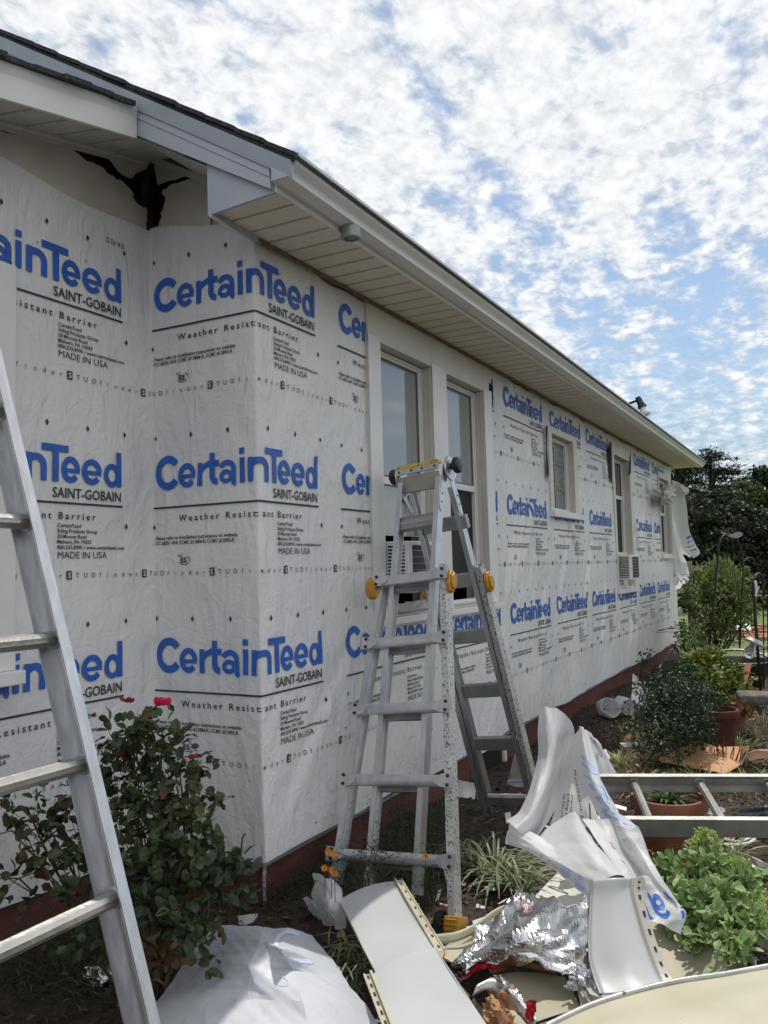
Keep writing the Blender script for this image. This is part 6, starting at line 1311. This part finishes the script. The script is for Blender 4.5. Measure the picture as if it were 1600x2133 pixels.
tree('dense_tree', 'dark round tree below the pine and left of the green one', tb_(1490, 27), 3.6, [(-.5,.84,.7),(.3,.86,.7),(.8,.7,.7),(-.7,.62,.7),(.1,.6,.8),(.6,.46,.8),(-.3,.4,.8),(.2,.22,.8),(.8,.24,.7)], .16, TREE_L, 900, False, np.random.default_rng(73), .14)
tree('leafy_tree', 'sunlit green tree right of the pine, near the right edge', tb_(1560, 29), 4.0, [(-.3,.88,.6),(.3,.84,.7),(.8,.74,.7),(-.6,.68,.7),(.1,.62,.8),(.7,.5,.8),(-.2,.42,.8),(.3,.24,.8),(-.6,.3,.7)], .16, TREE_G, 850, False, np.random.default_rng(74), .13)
tree('leafy_tree', 'tall leafy tree cut off by the right edge, its crown against the sky', tb_(1625, 31), 5.3, [(.0,.9,.8),(-.5,.8,.7),(.6,.8,.8),(-.6,.62,.7),(.2,.62,.9),(.0,.4,1.),(-.5,.3,.8)], .17, TREE_L, 850, False, np.random.default_rng(75), .15)
tree('dense_tree', 'low dark tree standing behind the tall shrub', tb_(1528, 24), 2.9, [(-.4,.84,.6),(.3,.8,.7),(.8,.66,.6),(-.6,.6,.6),(.1,.5,.8),(.7,.36,.7),(-.3,.26,.8),(.4,.2,.7)], .15, TREE_L, 900, False, np.random.default_rng(76), .12)
tree('leafy_tree', 'low bushy tree at the right edge behind the thin rods', tb_(1600, 25), 2.9, [(-.4,.84,.6),(.3,.8,.7),(.8,.66,.6),(-.5,.56,.7),(.2,.44,.8),(-.3,.24,.8),(.5,.2,.7)], .15, TREE_L, 900, False, np.random.default_rng(77), .12)
tree('dense_tree', 'dark tree filling the gap between wall and tall shrub', tb_(1448, 24), 3.3, [(-.4,.84,.6),(.3,.82,.7),(.5,.6,.7),(-.5,.58,.7),(.1,.4,.8),(-.3,.24,.8),(.4,.2,.8)], .15, TREE_L, 900, False, np.random.default_rng(78), .12)
r = np.random.default_rng(79); mb = MB(); n = 9000
U_s = r.uniform(1330, 1900, n); P = np.array([tb_(u, dd) for u, dd in zip(U_s, r.uniform(33, 42, n))]); P[:, 2] = r.uniform(0, 3.3, n)*(.8+.25*np.sin(U_s*.03))
mb.leaves(P, rnd_dirs(n, .1, r), np.array([0, 0, .7])+r.normal(size=(n, 3))*.6, .42*r.uniform(.6, 1.3, n), .28, 0, .2); tag(mb.build('woods', TREE_L), kind='stuff')

# ================================================================== GROUND LITTER
r = np.random.default_rng(81)
def litter(name, n, xr, yr, L_, Wd, m, up=.12, shape='quad', z=.012):
    x = r.uniform(*xr, n); y = r.uniform(*yr, n); P = np.stack([x, y, ground_z(x, y)+z*r.random(n)+.002], 1); D = np.stack([r.normal(size=n), r.normal(size=n), r.normal(size=n)*up], 1)
    mb = MB(); mb.leaves(P, D, np.array([0, 0, 1.])+r.normal(size=(n, 3))*.35, r.uniform(*L_, n), r.uniform(*Wd, n), 0, .15, shape); return tag(mb.build(name, m), kind='stuff')
litter('mulch_chips', 15000, (-.5, 2.6), (-1.6, 6.5), (.012, .05), (.004, .014), mat('mulch_chips', (.022, .013, .009), .9, col2=(.075, .042, .028), scale=30, tint=.6))
litter('straw', 2200, (.3, 2.6), (2.4, 6.0), (.05, .16), (.002, .005), DRY_L, .25)
litter('dead_leaves', 900, (-.4, 2.6), (-1., 6.5), (.025, .06), (.018, .035), mat('dead_leaves', (.10, .05, .03), .85, col2=(.16, .08, .05), scale=12, tint=.5), .4, 'leaf', .02)
litter('ground_weeds', 2600, (.5, 2.8), (2.6, 6.8), (.025, .06), (.008, .02), GRASS_L, .9, 'leaf', .03)
litter('lawn_grass', 9000, (-.8, 3.0), (9.4, 22), (.03, .07), (.006, .012), GRASS_L, 1.6, 'blade', .02)
litter('torn_bits', 90, (.5, 1.7), (-.7, 1.6), (.02, .07), (.012, .04), VINYL, .5, 'quad', .05)
litter('brown_bits', 160, (.3, 2.3), (-.7, 5.5), (.02, .09), (.012, .04), KRAFT2, .5, 'quad', .04)
litter('white_bits', 60, (.3, 2.3), (1.6, 6.0), (.02, .08), (.01, .035), VINYL, .4, 'quad', .03)
litter('straw_tufts', 1500, (.45, 2.3), (2.6, 5.2), (.04, .11), (.003, .006), mat('straw_blades', (.36, .32, .14), .8, col2=(.24, .25, .09), scale=9, tint=.3, trans=.25), 1.3, 'blade', .02)
